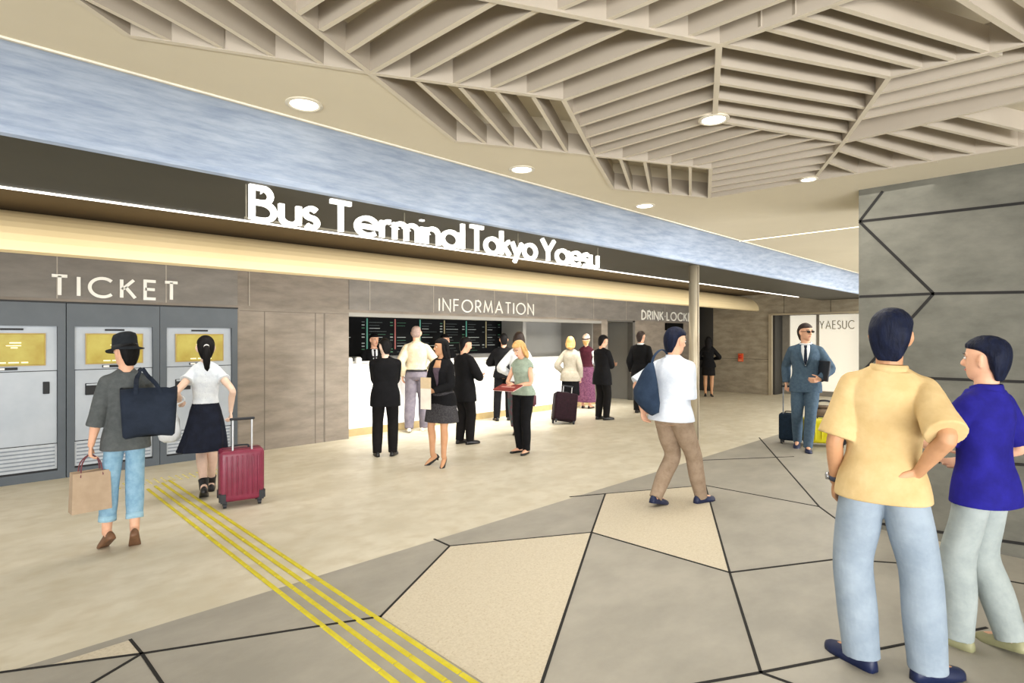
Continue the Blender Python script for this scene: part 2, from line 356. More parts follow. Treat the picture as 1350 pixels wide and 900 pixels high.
def downlight(px, py, label, z=CZ, r=.085):
    p = floor_pt(px, py, z); t = thing('downlight', label, 'ceiling light', (p.x, p.y, z), 0, 'round ceiling downlights')
    bm = bmesh.new(); n = 28
    rings = [[V((math.cos(2*PI*i/n)*q, math.sin(2*PI*i/n)*q, h)) for i in range(n)] for q, h in ((r, 0), (r*1.18, 0), (r*1.18, -.006), (r*1.0, -.010), (r*.86, -.004))]
    loft(bm, rings, False, False); link_mesh('trim_ring', bm, mat('lamp_ring', (214, 206, 186), .4), t)
    bm = bmesh.new(); tube(bm, [(0, 0, -.001), (0, 0, -.005)], r*.9, 24, 1, False, False); link_mesh('lens', bm, M_LAMP, t)
    l = bpy.data.lights.new('downlight_lamp', 'AREA'); l.shape = 'DISK'; l.size = r*1.7; l.energy = 7; l.color = (1, .95, .85)
    o = bpy.data.objects.new('lamp', l); COL.objects.link(o); o.parent = t; o.location = (0, 0, -.012)
downlight(401, 137, 'round white downlight in the beige ceiling above the start of the terminal sign')
downlight(688, 223, 'round white downlight in the beige ceiling below the corner of the louver grille')
downlight(850, 271, 'small far round downlight in the beige ceiling near the tip of the louver grille')
downlight(941, 157, 'round downlight at a joint in the middle of the louver grille', CZ-.007, .075)
downlight(1066, 236, 'small round downlight at the end of a frame bar, beside the stone pillar', CZ-.007, .06)
ll = thing('linear_ceiling_light', 'thin white line light in the beige ceiling left of the stone pillar', 'ceiling light', (7.55, 2.6, CZ))
bbox('diffuser', (-.02, .02, -.75, .75, -.006, .0), mat('soft_line_glow', (255, 248, 228), .5, (255, 248, 228), emit=1.6), ll)
bbox('frame', (-.026, .026, -.756, .756, -.003, .0), mat('lamp_ring', (214, 206, 186)), ll)

# ------------------------------------------------------------------ stone pillar on the right, pole
PX = 5.69
bm = bmesh.new(); box(bm, PX, PX+1.0, -3.0, 1.44, 0, CZ); struct(link_mesh('wall_right', bm, M_PILLAR))
def pill(x, y):
    r = ray(x); t = PX/r.x; return V((PX-.003, r.y*t, CAMH-(y-HORIZ)/FPX*t))
bm = bmesh.new()
def seam3(a, b, wd=.011):
    d = (b-a).normalized(); n = V((1, 0, 0)).cross(d)*wd; q = [a-n, b-n, b+n, a+n]
    lo = [bm.verts.new((PX-.004, p.y, p.z)) for p in q]; hi = [bm.verts.new((PX+.001, p.y, p.z)) for p in q]
    bm.faces.new(lo); bm.faces.new(hi[::-1])
    for i in range(4): bm.faces.new((lo[i], lo[(i+1) % 4], hi[(i+1) % 4], hi[i]))
for a, b in (((1133, 292), (1164, 252)), ((1133, 292), (1345, 268)), ((1133, 292), (1231, 387)), ((1133, 391), (1231, 387)), ((1231, 387), (1345, 385)), ((1231, 387), (1133, 495)), ((1133, 495), (1345, 503)), ((1133, 494), (1240, 610)), ((1240, 605), (1345, 612)), ((1133, 686), (1345, 716))):
    if b[0] == 1345: b = (1700, b[1]+(b[1]-a[1])*355/(1345-a[0]))     # long seams run on to the pillar's far edge
    seam3(pill(*a), pill(*b))
struct(link_mesh('trim_9', bm, M_JOINT))

t = thing('steel_pole', 'slender beige metal pole standing from the floor up to the dark canopy', 'pole', (7.41, 3.91, 0))
bm = bmesh.new(); tube(bm, [(0, 0, .0), (0, 0, 2.66)], .07, 24, 1, False, False); link_mesh('shaft', bm, M_STEEL, t, True)
bm = bmesh.new(); tube(bm, [(0, 0, 0.0), (0, 0, .012)], .092, 24, 1, False, False); link_mesh('base_ring', bm, M_STEEL, t)
bm = bmesh.new(); tube(bm, [(-.02, -.07, .02), (-.02, -.07, 2.64)], .006, 6, 1, False, False); link_mesh('edge_groove', bm, mat('pole_groove', (120, 110, 92), .5), t)

# ------------------------------------------------------------------ lettering (stroke font)
def arc(cx, cy, rx, a0, a1, n=16, ry=None):
    ry = rx if ry is None else ry
    return [(cx+rx*math.cos(math.radians(a0+(a1-a0)*i/n)), cy+ry*math.sin(math.radians(a0+(a1-a0)*i/n))) for i in range(n+1)]
def S_(h, wd):
    r = h/4; k = wd/2
    return arc(k, h-r, k, 35, 270, 12, r)+arc(k, r, k, 90, -145, 12, r)[1:]
X = .62
GL = {
 'T': (.56, [[(0, 1), (.56, 1)], [(.28, 1), (.28, 0)]]), 'I': (.0, [[(0, 0), (0, 1)]]), 'C': (.84, [arc(.5, .5, .5, 45, 315, 24)]),
 'K': (.56, [[(0, 0), (0, 1)], [(.5, 1), (.02, .45)], [(.16, .6), (.56, 0)]]), 'E': (.46, [[(.46, 1), (0, 1), (0, 0), (.46, 0)], [(0, .53), (.42, .53)]]),
 'N': (.66, [[(0, 0), (0, 1), (.66, 0), (.66, 1)]]), 'F': (.44, [[(.44, 1), (0, 1), (0, 0)], [(0, .53), (.4, .53)]]), 'O': (1.0, [arc(.5, .5, .5, 0, 360, 30)]),
 'R': (.5, [[(0, 0), (0, 1), (.24, 1)]+arc(.24, .74, .25, 90, -90, 12, .26)+[(0, .48)], [(.2, .48), (.5, 0)]]),
 'M': (.86, [[(0, 0), (.12, 1), (.43, .12), (.74, 1), (.86, 0)]]), 'A': (.76, [[(0, 0), (.38, 1), (.76, 0)], [(.13, .33), (.63, .33)]]),
 'D': (.62, [[(0, 0), (0, 1), (.14, 1)]+arc(.14, .5, .48, 90, -90, 18, .5)+[(0, 0)]]), 'L': (.4, [[(0, 1), (0, 0), (.4, 0)]]),
 'Y': (.62, [[(0, 1), (.31, .45), (.62, 1)], [(.31, .45), (.31, 0)]]), 'S': (.44, [S_(1, .44)]), 'U': (.58, [[(0, 1), (0, .3)]+arc(.29, .29, .29, 180, 360, 14)+[(.58, 1)]]),
 '.': (.06, [[(0, .46), (.06, .46)]]), ' ': (.3, []),
 'B': (.5, [[(0, 0), (0, 1), (.22, 1)]+arc(.22, .77, .2, 90, -90, 10, .23)+[(0, .54)], [(.2, .54)]+arc(.22, .27, .28, 90, -90, 12, .27)+[(0, 0)]]),
 'u': (.42, [[(0, X), (0, .2)]+arc(.21, .21, .21, 180, 360, 12)+[(.42, X)], [(.42, X), (.42, 0)]]), 's': (.3, [S_(X, .3)]),
 'e': (.6, [[(.02, .31)]+[(.6, .31)]+arc(.31, .31, .3, 0, 318, 22)]), 'r': (.24, [[(0, 0), (0, X)], [(0, .38)]+arc(.2, .4, .2, 180, 75, 8)]),
 'm': (.74, [[(0, 0), (0, X)], [(0, .42)]+arc(.185, .42, .185, 180, 0, 10)+[(.37, 0)], [(.37, .42)]+arc(.555, .42, .185, 180, 0, 10)+[(.74, 0)]]),
 'n': (.42, [[(0, 0), (0, X)], [(0, .4)]+arc(.21, .4, .21, 180, 0, 12)+[(.42, 0)]]), 'i': (0, [[(0, 0), (0, X)], [(0, .84), (0, .9)]]),
 'a': (.6, [arc(.3, .31, .3, 0, 360, 26), [(.6, X), (.6, 0)]]), 'l': (0, [[(0, 0), (0, 1.02)]]), 'o': (.62, [arc(.31, .31, .31, 0, 360, 26)]),
 'k': (.4, [[(0, 0), (0, 1.02)], [(.38, X), (.01, .27)], [(.12, .37), (.4, 0)]]), 'y': (.5, [[(0, X), (.26, .04)], [(.5, X), (.12, -.27)]]),
}
def ribbon(bm, pts, th, fn, dep):
    """fn maps (u, v, depth) to 3-D"""
    p = [V(q) for q in pts]; n = len(p); closed = (p[0]-p[-1]).length < 1e-4
    if closed: p = p[:-1]; n -= 1
    else:
        p[0] = p[0]; p[-1] = p[-1]
    L, R = [], []
    for i in range(n):
        a = p[i-1] if (i > 0 or closed) else None; b = p[(i+1) % n] if (i < n-1 or closed) else None
        d1 = (p[i]-a).normalized() if a is not None else None; d2 = (b-p[i]).normalized() if b is not None else None
        if d1 is None: d1 = d2
        if d2 is None: d2 = d1
        n1 = V((-d1.y, d1.x)); n2 = V((-d2.y, d2.x)); m = n1+n2
        m = m.normalized() if m.length > 1e-6 else n1
        sc = min(1/max(m.dot(n1), .3), 2.2)
        L.append(p[i]+m*th/2*sc); R.append(p[i]-m*th/2*sc)
    f = [[bm.verts.new(fn(q.x, q.y, z)) for q in S] for z in (0, dep) for S in (L, R)]
    L0, R0, L1, R1 = f
    for i in range(n if closed else n-1):
        j = (i+1) % n
        for q in ((L0[i], L0[j], R0[j], R0[i]), (L1[i], R1[i], R1[j], L1[j]), (L0[i], L1[i], L1[j], L0[j]), (R0[i], R0[j], R1[j], R1[i])):
            bm.faces.new(q)
    if not closed:
        for i in (0, n-1): bm.faces.new((L0[i], R0[i], R1[i], L1[i]))
def lettering(parent, text, length, h, th, dep, m, gap, fnorg):
    """lay out text to total length; fnorg(u, v, d) -> local point"""
    tot = sum(GL[c][0] for c in text)+gap*(len(text)-1); sx = length/(tot*h); u = 0
    for c in text:
        wd, st = GL[c]
        if st:
            bm = bmesh.new()
            for s in st: ribbon(bm, [((u+q[0])*h*sx, q[1]*h) for q in s], th, fnorg, dep)
            o = link_mesh('letter', bm, m, parent)
        u += wd+gap
M_LETW = mat('white_sign_letter', (246, 244, 236), .5, (246, 244, 236), emit=.04)
M_LETB = mat('backlit_sign_letter', (255, 254, 250), .5, (255, 254, 250), emit=.75)
def wall_sign(text, x0, x1, z0, z1, label, th=.032, gap=.42, y=FY-.012):
    t = thing('sign_lettering', label, 'sign', (x0, y, z0))
    lettering(t, text, x1-x0, z1-z0, th, .02, M_LETW, gap, lambda u, v, d: V((u, -d, v)))
wall_sign('TICKET', .81, 2.11, 2.15, 2.375, 'raised white letters TICKET on the stone header above the ticket machines', .036, .42)
wall_sign('INFORMATION', 6.42, 8.96, 2.15, 2.375, 'raised white letters INFORMATION on the header above the departure board', .022, .34)
wall_sign('DRINK.LOCKER', 13.2, 16.1, 2.15, 2.375, 'raised white letters DRINK LOCKER on the far header behind the pole', .034, .3)
bs = thing('sign_lettering', 'large backlit white letters Bus Terminal Tokyo Yaesu hung under the canopy', 'sign', (0, 3.89, 2.43))
for txt, a, b, g in (('Bus', 1.40, 1.85, .17), ('Terminal', 1.95, 3.19, .15), ('Tokyo', 3.28, 4.13, .12), ('Yaesu', 4.22, 5.14, .13)):
    lettering(bs, txt, b-a, .215, .036, .03, M_LETB, g, (lambda a: lambda u, v, d: V((a+u, -d, v)))(a))
bbox('mounting_rail', (1.36, 5.18, .0, .012, .0, .014), mat('sign_rail', (120, 114, 98), .5), bs)
for x in (1.37, 2.6, 3.9, 5.17):
    bbox('hanger_rod', (x-.004, x+.004, .002, .010, .014, .23), mat('sign_rail', (120, 114, 98), .5), bs)
ys = thing('sign_lettering', 'grey letters YAESU C on the lit glass of the far passage', 'sign', (17.55, 5.41, 1.9))
lettering(ys, 'YAESUC', .86, .22, .022, .008, mat('grey_glass_letter', (158, 152, 140), .5), .3, lambda u, v, d: V((-d, -u, v)))

# ------------------------------------------------------------------ ticket machines
M_TF = mat('blue_grey_metal', (84, 91, 98), .45, (78, 85, 92), 3)
M_TP = mat('silver_panel', (172, 179, 187), .4, (160, 168, 177), 2, metal=.15)
M_TBLK = mat('black_gap', (22, 24, 28), .5)
M_SCR = mat('amber_screen', (178, 168, 84), .4, (158, 138, 56), 3, emit=.12)
M_SCRT = mat('screen_text', (246, 238, 190), .3, emit=.7)
def ticket(x0, label):
    wd = .955; t = thing('ticket_machine', label, 'ticket machine', (x0+wd/2+.003, FY, 0), 0, 'ticket machines in a row'); h = wd/2
    bm = bmesh.new()                                     # cabinet with an opening at the front
    box(bm, -h, -h+.075, -.03, .5, 0, 2.055); box(bm, h-.075, h, -.03, .5, 0, 2.055); box(bm, -h+.075, h-.075, -.03, .5, 1.785, 2.055); box(bm, -h+.075, h-.075, -.03, .5, 0, .10); box(bm, -h+.075, h-.075, .2, .5, .1, 1.785)
    link_mesh('cabinet', bm, M_TF, t)
    bm = bmesh.new(); q = h-.078; 
    profile_pts = [(-.005, 1.27), (.012, 1.75), (.012, 1.785), (.1, 1.785), (.1, 1.27)]
    a = [bm.verts.new((-q, p[0], p[1])) for p in profile_pts]; b = [bm.verts.new((q, p[0], p[1])) for p in profile_pts]
    for i in range(5): bm.faces.new((a[i], a[(i+1) % 5], b[(i+1) % 5], b[i]))
    bm.faces.new(a[::-1]); bm.faces.new(b); link_mesh('screen_panel', bm, M_TP, t)
    bbox('front_panel', (-q, q, -.012, .1, .42, 1.262), M_TP, t, .004, 1)
    bbox('panel_gap', (-q, q, .0, .1, 1.262, 1.27), M_TBLK, t); bbox('panel_gap', (-q, q, .0, .1, .41, .42), M_TBLK, t)
    bm = bmesh.new(); box(bm, -q, q, 0, .1, .12, .41)
    link_mesh('vent_panel', bm, mat('vent_silver', (184, 190, 196), .4), t)
    bm = bmesh.new()
    for k in range(6): box(bm, -q+.02, q-.02, -.008, .002, .15+.043*k, .165+.043*k)
    link_mesh('vent_slots', bm, mat('vent_slot', (128, 136, 146), .5), t)
    bbox('kick_plate', (-q, q, -.004, .1, .1, .12), M_TBLK, t)
    s = bbox('touch_screen', (-.285, .285, -.022, .06, 1.34, 1.69), M_SCR, t, .006, 1)
    bbox('screen_bezel', (-.297, .297, -.016, .05, 1.328, 1.702), mat('gold_bezel', (176, 152, 92), .4), t)
    bm = bmesh.new()
    for dx, z, l, hh in ((-.02, 1.585, .10, .014), (-.05, 1.555, .13, .010), (-.01, 1.53, .06, .012), (-.12, 1.362, .07, .014), (-.03, 1.362, .09, .014), (.08, 1.362, .06, .014)): box(bm, dx, dx+l, -.024, -.02, z, z+hh)
    link_mesh('screen_glyphs', bm, M_SCRT, s)
    bbox('status_slot', (-.1, .1, -.004, .03, 1.735, 1.757), M_TBLK, t)
    bbox('card_reader', (-.13, .05, -.018, .03, 1.285, 1.315), M_TBLK, t)
    bbox('contactless_mark', (-.12, -.06, -.022, -.016, 1.29, 1.31), M_WHITEP, t)
    bbox('coin_unit', (-.3, -.12, -.03, .03, .96, 1.10), M_TBLK, t, .005, 1)
    bbox('coin_tray', (-.29, -.13, -.034, -.028, 1.075, 1.095), M_TP, t)
    bbox('ticket_slot', (.27, .33, -.03, .03, 1.0, 1.14), M_TBLK, t, .005, 1)
ticket(-.02, 'dark framed ticket machine at the left edge, only half in view')
ticket(.944, 'middle ticket machine with amber screen behind the man in the hat')
ticket(1.905, 'rightmost ticket machine with amber screen behind the ponytailed woman')
bbox_o = bbox('trim_10', (-.03, 2.87, FY-.035, FY, 2.057, 2.075), M_TBLK); struct(bbox_o)

# ------------------------------------------------------------------ information counter and board
ct = thing('information_counter', 'long white information counter with beige plinth under the departure board', 'counter', (8.0, 8.72, 0))
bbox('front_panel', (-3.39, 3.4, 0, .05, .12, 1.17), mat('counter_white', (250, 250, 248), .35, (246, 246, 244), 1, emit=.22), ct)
bbox('counter_top', (-3.39, 3.4, -.012, .36, 1.17, 1.21), mat('counter_top', (236, 234, 226), .3), ct)
bbox('plinth', (-3.39, 3.4, -.05, .30, 0, .12), mat('plinth_beige', (186, 164, 118), .5), ct)
bbox('rear_shelf', (-3.39, 1.1, .28, .36, 1.21, 1.235), mat('counter_top', (236, 234, 226)), ct)
for k, (x, lb) in enumerate(((4.78, 'left of the two small white card boxes at the counter end'), (4.95, 'right of the two small white card boxes at the counter end'))):
    t = thing('card_box', lb, 'box', (x, 8.82, 1.21), 0, 'white card boxes on the counter')
    bbox('body', (-.05, .05, -.035, .035, 0, .09), M_WHITEP, t, .006, 1); bbox('card_stack', (-.04, .04, -.02, .02, .09, .105), mat('card_paper', (226, 222, 210), .6), t)
bd = thing('departure_board', 'black departure board with coloured timetable lines behind the information counter', 'information board', (7.0, 9.74, 1.3))
bbox('casing', (-2.3, 2.19, -.02, .03, 0, .75), mat('board_black', (8, 9, 10), .6, spec=.1), bd)
rows = {c: bmesh.new() for c in ('w', 'g', 'd')}
bars = {'teal': bmesh.new(), 'red': bmesh.new(), 'tan': bmesh.new()}
colx = [-2.28]+[at_y(x, 9.72).x-7.0 for x in (483, 520, 553, 585, 614, 640)]
for ci, x0 in enumerate(colx):
    wcol = (colx[ci+1] if ci < 6 else 2.17)-x0
    key = ('tan', 'teal', 'red', 'teal', 'tan', 'teal', 'tan')[ci]
    box(bars[key], x0, x0+.026, -.028, -.02, .12, .72)
    z = .70
    for r in range(11):
        z -= .058
        if random.random() < .85:
            l = random.uniform(.25, .62)*wcol; hh = .011 if r % 3 == 2 else .007
            box(rows['w' if r % 3 == 2 else random.choice('dgd')], x0+.06, x0+.06+l, -.025, -.02, z, z+hh)
        if random.random() < .5: box(rows[random.choice('wgd')], x0+wcol-.1, x0+wcol-.04, -.025, -.02, z, z+.018)
for c, col, e in (('w', (150, 155, 150), .3), ('g', (48, 100, 70), .2), ('d', (76, 84, 82), .15)): link_mesh('timetable_lines', rows[c], mat('led_'+c, col, .5, col, emit=e), bd)
for c, col in (('teal', (70, 140, 120)), ('red', (150, 76, 68)), ('tan', (140, 130, 94))): link_mesh('lane_bar', bars[c], mat('bar_'+c, col, .5, col, emit=.2), bd)

t = thing('wall_display', 'small black display box on the wall under the DRINK LOCKER letters', 'display', (14.93, FY-.012, 1.97))
bbox('casing', (-.52, .42, -.05, .012, -.11, .10), mat('display_black', (9, 9, 10), .6, spec=.1), t, .006, 1); bbox('screen', (-.49, .39, -.053, -.048, -.09, .08), mat('display_glass', (6, 7, 8), .5, spec=.1), t)
pa = FX-.0; r = ray(977); tt = FX/r.x
t = thing('fire_alarm_box', 'small orange fire alarm box on the far stone wall right of the pole', 'fire alarm', (FX, r.y*tt, CAMH-(471-HORIZ)/FPX*tt))
bbox('housing', (-.05, 0, -.075, .075, -.12, .12), mat('alarm_orange', (226, 96, 52), .4), t, .012, 2)
bm = bmesh.new(); tube(bm, [(-.05, 0, .02), (-.07, 0, .02)], .045, 16, 1, False, True); link_mesh('push_button', bm, mat('alarm_red', (200, 50, 36), .4), t)
bbox('label_plate', (-.054, -.048, -.05, .05, -.10, -.06), mat('alarm_plate', (236, 150, 110), .5), t)

# ================================================================== people
SKIN = {'fair': mat('skin_fair', (226, 178, 148), .55, (216, 164, 134), 9), 'tan': mat('skin_tan', (196, 148, 110), .55, (184, 136, 100), 9), 'pale': mat('skin_pale', (222, 192, 172), .55, (210, 178, 158), 9)}
M_EYEW = mat('eye_white', (230, 226, 220), .3); M_PUPIL = mat('pupil_dark', (30, 22, 18), .3); M_LIP = mat('lip', (176, 104, 92), .5)
MALE = [(.84, .125, .07, .085), (.90, .162, .10, .12), (.97, .163, .105, .12), (1.05, .152, .102, .102), (1.12, .150, .104, .095), (1.20, .160, .11, .10), (1.30, .174, .116, .112), (1.37, .162, .10, .108), (1.415, .132, .078, .09), (1.455, .092, .06, .074), (1.485, .066, .052, .06)]
FEM = [(.84, .135, .075, .095), (.90, .166, .10, .125), (.97, .160, .10, .115), (1.05, .132, .09, .088), (1.12, .120, .086, .08), (1.20, .130, .10, .086), (1.285, .146, .124, .094), (1.36, .148, .096, .094), (1.405, .132, .07, .076), (1.44, .09, .054, .064), (1.475, .054, .046, .052)]
HEAD = [(-.118, .026, .070, -.022), (-.104, .042, .083, .0), (-.08, .055, .090, .035), (-.045, .064, .092, .066), (-.005, .071, .092, .086), (.035, .0755, .092, .094), (.07, .072, .086, .090), (.095, .060, .068, .074), (.111, .040, .042, .050), (.119, .014, .014, .018)]
def lerp_sec(S, z):
    if z <= S[0][0]: return S[0][1:]
    for a, b in zip(S, S[1:]):
        if z <= b[0]:
            t = (z-a[0])/(b[0]-a[0]); t = t*t*(3-2*t)*.5+t*.5
            return tuple(a[i]*(1-t)+b[i]*t for i in (1, 2, 3))
    return S[-1][1:]
def ik(a, b, l1, l2, pole):
    d = b-a; L = d.length
    if L > (l1+l2)*.999: d = d*((l1+l2)*.999/L); b = a+d; L = d.length
    x = (l1*l1-l2*l2+L*L)/(2*L); h = math.sqrt(max(l1*l1-x*x, 0)); u = d/L
    p = V(pole); p = (p-u*p.dot(u)); p = p.normalized() if p.length > 1e-6 else V((0, 1, 0))
    return a+u*x+p*h, b
class Person:
    def __init__(s, label, px, py, ptop, phi, sex='m', lean=0, roll=0, twist=0, hyaw=0, hpitch=0, feet=None, armL=None, armR=None, drop=0, skin='fair', voxel=.008, H=None, loc=None, build=1.0, group=None):
        p = floor_pt(px, py) if loc is None else V(loc); yc = p.dot(FW)
        s.H = H or (py-ptop)/FPX*yc; s.k = s.H/1.75; s.sex = sex; s.vox = voxel; s.bu = build
        hd = math.atan2(p.y, p.x)-math.radians(phi); s.heading = hd
        s.root = thing('person', label, 'person', (p.x, p.y, 0.006), hd-PI/2, group); s.loc = p
        s.S = MALE if sex == 'm' else FEM; s.lb = min(build, 1.0)
        s.up = Quaternion((0, 0, 1), math.radians(twist)) @ Quaternion((1, 0, 0), -math.radians(lean)) @ Quaternion((0, 1, 0), math.radians(roll))
        s.hq = Quaternion((0, 0, 1), math.radians(hyaw)) @ Quaternion((1, 0, 0), -math.radians(hpitch))
        s.sk = SKIN[skin]; s.yb = 0
        F = feet or [(-.09, 0, 10, 0, 0), (.09, 0, -10, 0, 0)]
        s.ft, s.kn, s.an, s.hip = {}, {}, {}, {}; hz = 9
        for e, q in zip((-1, 1), F):
            x, y, yaw, pit, lift = q; yw = math.radians(yaw); d = V((-math.sin(yw), math.cos(yw), 0)); ball = V((x, y, lift))+d*.12
            R = Quaternion(d.cross(V((0, 0, 1))), -math.radians(pit)); f = R @ d; u = R @ V((0, 0, 1)); o = ball-f*.12
            s.ft[e] = (o, f, u); s.an[e] = o+u*.085; dx = s.an[e].x-e*.088*build; dy = s.an[e].y
            hz = min(hz, s.an[e].z+math.sqrt(max(.840**2-dx*dx-dy*dy, .3)))
        s.drop = .915-hz+drop; s.k = s.H/(1.75-s.drop)
        for e, q in zip((-1, 1), F):
            d = s.ft[e][1].copy(); d.z = 0
            s.hip[e] = V((e*.088*build, 0, .915-s.drop))
            s.kn[e], s.an2 = ik(s.hip[e], s.an[e], .43, .415, d+V((0, .5, 0)))
        sw, s.sr = (.166, .050) if sex == 'm' else (.140, .042)
        s.sh = {e: s.T(V((e*sw*build, -.005, 1.378 if sex == 'm' else 1.365))) for e in (-1, 1)}
        A = {-1: armL or {}, 1: armR or {}}; s.el, s.wr, s.hd = {}, {}, {}
        for e in (-1, 1):
            a = A[e]; tgt = V(a.get('w', (e*(sw+.06), .02, .88))); pole = a.get('pole', (e*.6, -1, 0))
            s.el[e], s.wr[e] = ik(s.sh[e], tgt, .285, .25, pole)
            f = V(a['f']).normalized() if 'f' in a else (s.wr[e]-s.el[e]).normalized()
            th = V(a.get('t', (0, 1, 0))); th = (th-f*th.dot(f)); th = th.normalized() if th.length > .05 else V((0, 0, 1))
            s.hd[e] = (f, th, a.get('curl', 25), a.get('spread', 1))
    def T(s, p):
        p = V(p); w = min(max((p.z-.88)/.32, 0), 1); c = V((0, 0, .95))
        q = Quaternion().slerp(s.up, w); r = q @ (p-c)+c; r.z -= s.drop; return r
    def Hd(s, p):                                   # head-local -> body
        c = V((0, -.005, 1.50)); return s.T(s.hq @ (V(p)+V((0, .0, .128)))+c)
    def finish(s, name, bm, m, parent=None, voxel=None, it=3, smooth=True):
        for v in bm.verts: v.co *= s.k
        o = link_mesh(name, bm, m, parent or s.root, smooth)
        if voxel: remesh(o, voxel, it)
        return o
    def sec_ring(s, z, e, n=44, extra=(0, 0, 0)):
        rx, yf, yb = lerp_sec(s.S, z); rx = rx*s.bu+e+extra[0]; yf = yf*s.bu+e+extra[1]; yb = yb*s.bu+e+extra[2]; out = []
        for i in range(n):
            a = 2*PI*i/n; c, q = math.cos(a), math.sin(a); c = math.copysign(abs(c)**.86, c); q = math.copysign(abs(q)**.86, q)
            out.append(s.T(V((rx*c, (yf if q > 0 else yb)*q, z))))
        return out
    def front(s, x, z, e):                          # point on the chest surface
        rx, yf, yb = lerp_sec(s.S, z); rx = rx*s.bu+e; yf = yf*s.bu+e
        c = min(abs(x)/rx, .98)**(1/.86); y = yf*(math.sqrt(max(1-c*c, 0)))**.86
        return s.T(V((x, y, z)))
    def hand(s, bm, e):
        f, t, curl, spread = s.hd[e]; w = s.wr[e]; pn = -f.cross(t)*e; sc = 1.0 if s.sex == 'm' else .9
        c0 = w-f*.02
        tube(bm, [c0, w+f*.02*sc, w+f*.055*sc, w+f*.088*sc], [.023, .03*sc, .039*sc, .036*sc], 12, 3, flat=(1, .42), side=t)
        for i, (o, L, r) in enumerate(((.030, .072, .0088), (.0105, .08, .0092), (-.0095, .074, .0088), (-.029, .058, .0078))):
            b = w+f*.08*sc+t*o*sc; d = f; pts = [b]; a = math.radians(curl*(.8+.12*i))
            side = f.cross(pn)
            for q, fr in enumerate((.42, .32, .26)):
                d = Quaternion(side, -0) @ d
                ang = a*(q+1)*.75; d = (f*math.cos(ang)+pn*math.sin(ang)+t*(o*1.2*spread)).normalized(); pts.append(pts[-1]+d*L*fr*sc)
            tube(bm, pts, [r*sc, r*sc, r*.94*sc, r*.8*sc], 8, 2)
        d0 = (f*.62+t*.75+pn*.25).normalized(); d1 = (f*.85+t*.35+pn*.35).normalized(); b = w+f*.018*sc+t*.022*sc
        tube(bm, [b, b+d0*.038*sc, b+d0*.038*sc+d1*.03*sc, b+d0*.038*sc+d1*.055*sc], [.013*sc, .0115*sc, .0105*sc, .008*sc], 8, 2)
    def body(s, barelegs=False, barefeet=False):
        bm = bmesh.new(); zs = [.84, .87, .90, .94, .98, 1.02, 1.06, 1.1, 1.15, 1.2, 1.25, 1.3, 1.34, 1.375, 1.4, 1.42, 1.44, 1.46, 1.475]
        loft(bm, [s.sec_ring(z, -.004) for z in zs])
        nr = .056 if s.sex == 'm' else .046
        tube(bm, [s.T((0, -.012, 1.42)), s.T((0, -.008, 1.48)), s.Hd((0, -.012, -.07)), s.Hd((0, -.012, -.02))], [nr*1.15, nr, nr, nr*1.02], 16, 3)
        for e in (-1, 1):
            tube(bm, [s.T((e*.03, -.012, 1.445)), s.T((e*.1*s.lb, -.012, 1.405)), s.sh[e]], [.042, .042, s.sr*.9], 12, 3)
            A = [s.sh[e], s.sh[e].lerp(s.el[e], .45), s.el[e], s.el[e].lerp(s.wr[e], .35), s.wr[e]]; q = 1 if s.sex == 'm' else .84
            tube(bm, A, [s.sr*.9, .046*q, .038*q, .039*q, .025*q], 12, 4); s.hand(bm, e)
            L = [s.hip[e], s.hip[e].lerp(s.kn[e], .5), s.kn[e], s.kn[e].lerp(s.an[e], .32)+V((0, -.012, 0)), s.kn[e].lerp(s.an[e], .75), s.an[e]]
            tube(bm, L, [.088*s.lb, .076*s.lb, .053, .054, .04, .036], 14, 4)
            o, f, u = s.ft[e]; tube(bm, [s.an[e]-f*.01, o+u*.04-f*.03, o+u*.035+f*.06, o+u*.022+f*.13, o+u*.018+f*.165], [.034, .034, .034, .028, .018], 10, 2)
        hn = 26
        rings = []
        for z, rx, yf, yb in HEAD:
            rings.append([s.Hd((rx*math.cos(2*PI*i/hn), (yf if math.sin(2*PI*i/hn) > 0 else max(yb, -.02))*math.sin(2*PI*i/hn) if yb > 0 or math.sin(2*PI*i/hn) > 0 else -yb+(.02)*math.sin(2*PI*i/hn), z)) for i in range(hn)])
        loft(bm, rings)
        tube(bm, [s.Hd((0, .085, .022)), s.Hd((0, .102, -.008)), s.Hd((0, .109, -.026)), s.Hd((0, .092, -.036))], [.008, .011, .014, .009], 10, 2)
        for e in (-1, 1):
            tube(bm, [s.Hd((e*.074, -.002, -.035)), s.Hd((e*.081, -.008, -.005)), s.Hd((e*.080, -.010, .022))], [.010, .015, .011], 8, 2)
            tube(bm, [s.Hd((e*.016, .088, .026)), s.Hd((e*.034, .084, .029)), s.Hd((e*.052, .072, .024))], [.007, .008, .006], 8, 2)
        s.b = s.finish('body', bm, s.sk, None, s.vox, 2); return s
    def face(s, lips=True):
        for e in (-1, 1):
            bm = bmesh.new(); ellipsoid(bm, s.Hd((e*.031, .0835, .008)), (.0125, .008, .0075)); o = s.finish('eye', bm, M_EYEW, s.b)
            bm = bmesh.new(); ellipsoid(bm, s.Hd((e*.031, .0905, .008)), (.0055, .0032, .0058)); s.finish('pupil', bm, M_PUPIL, s.b)
            bm = bmesh.new(); tube(bm, [s.Hd((e*.016, .0955, .030)), s.Hd((e*.034, .0925, .035)), s.Hd((e*.054, .077, .030))], [.004, .0045, .003], 6, 2); s.finish('eyebrow', bm, M_PUPIL, s.b)
        bm = bmesh.new(); tube(bm, [s.Hd((-.022, .0865, -.062)), s.Hd((0, .0945, -.060)), s.Hd((.022, .0865, -.062))], [.004, .007, .004], 8, 3); s.finish('lips', bm, M_LIP, s.b)
        return s
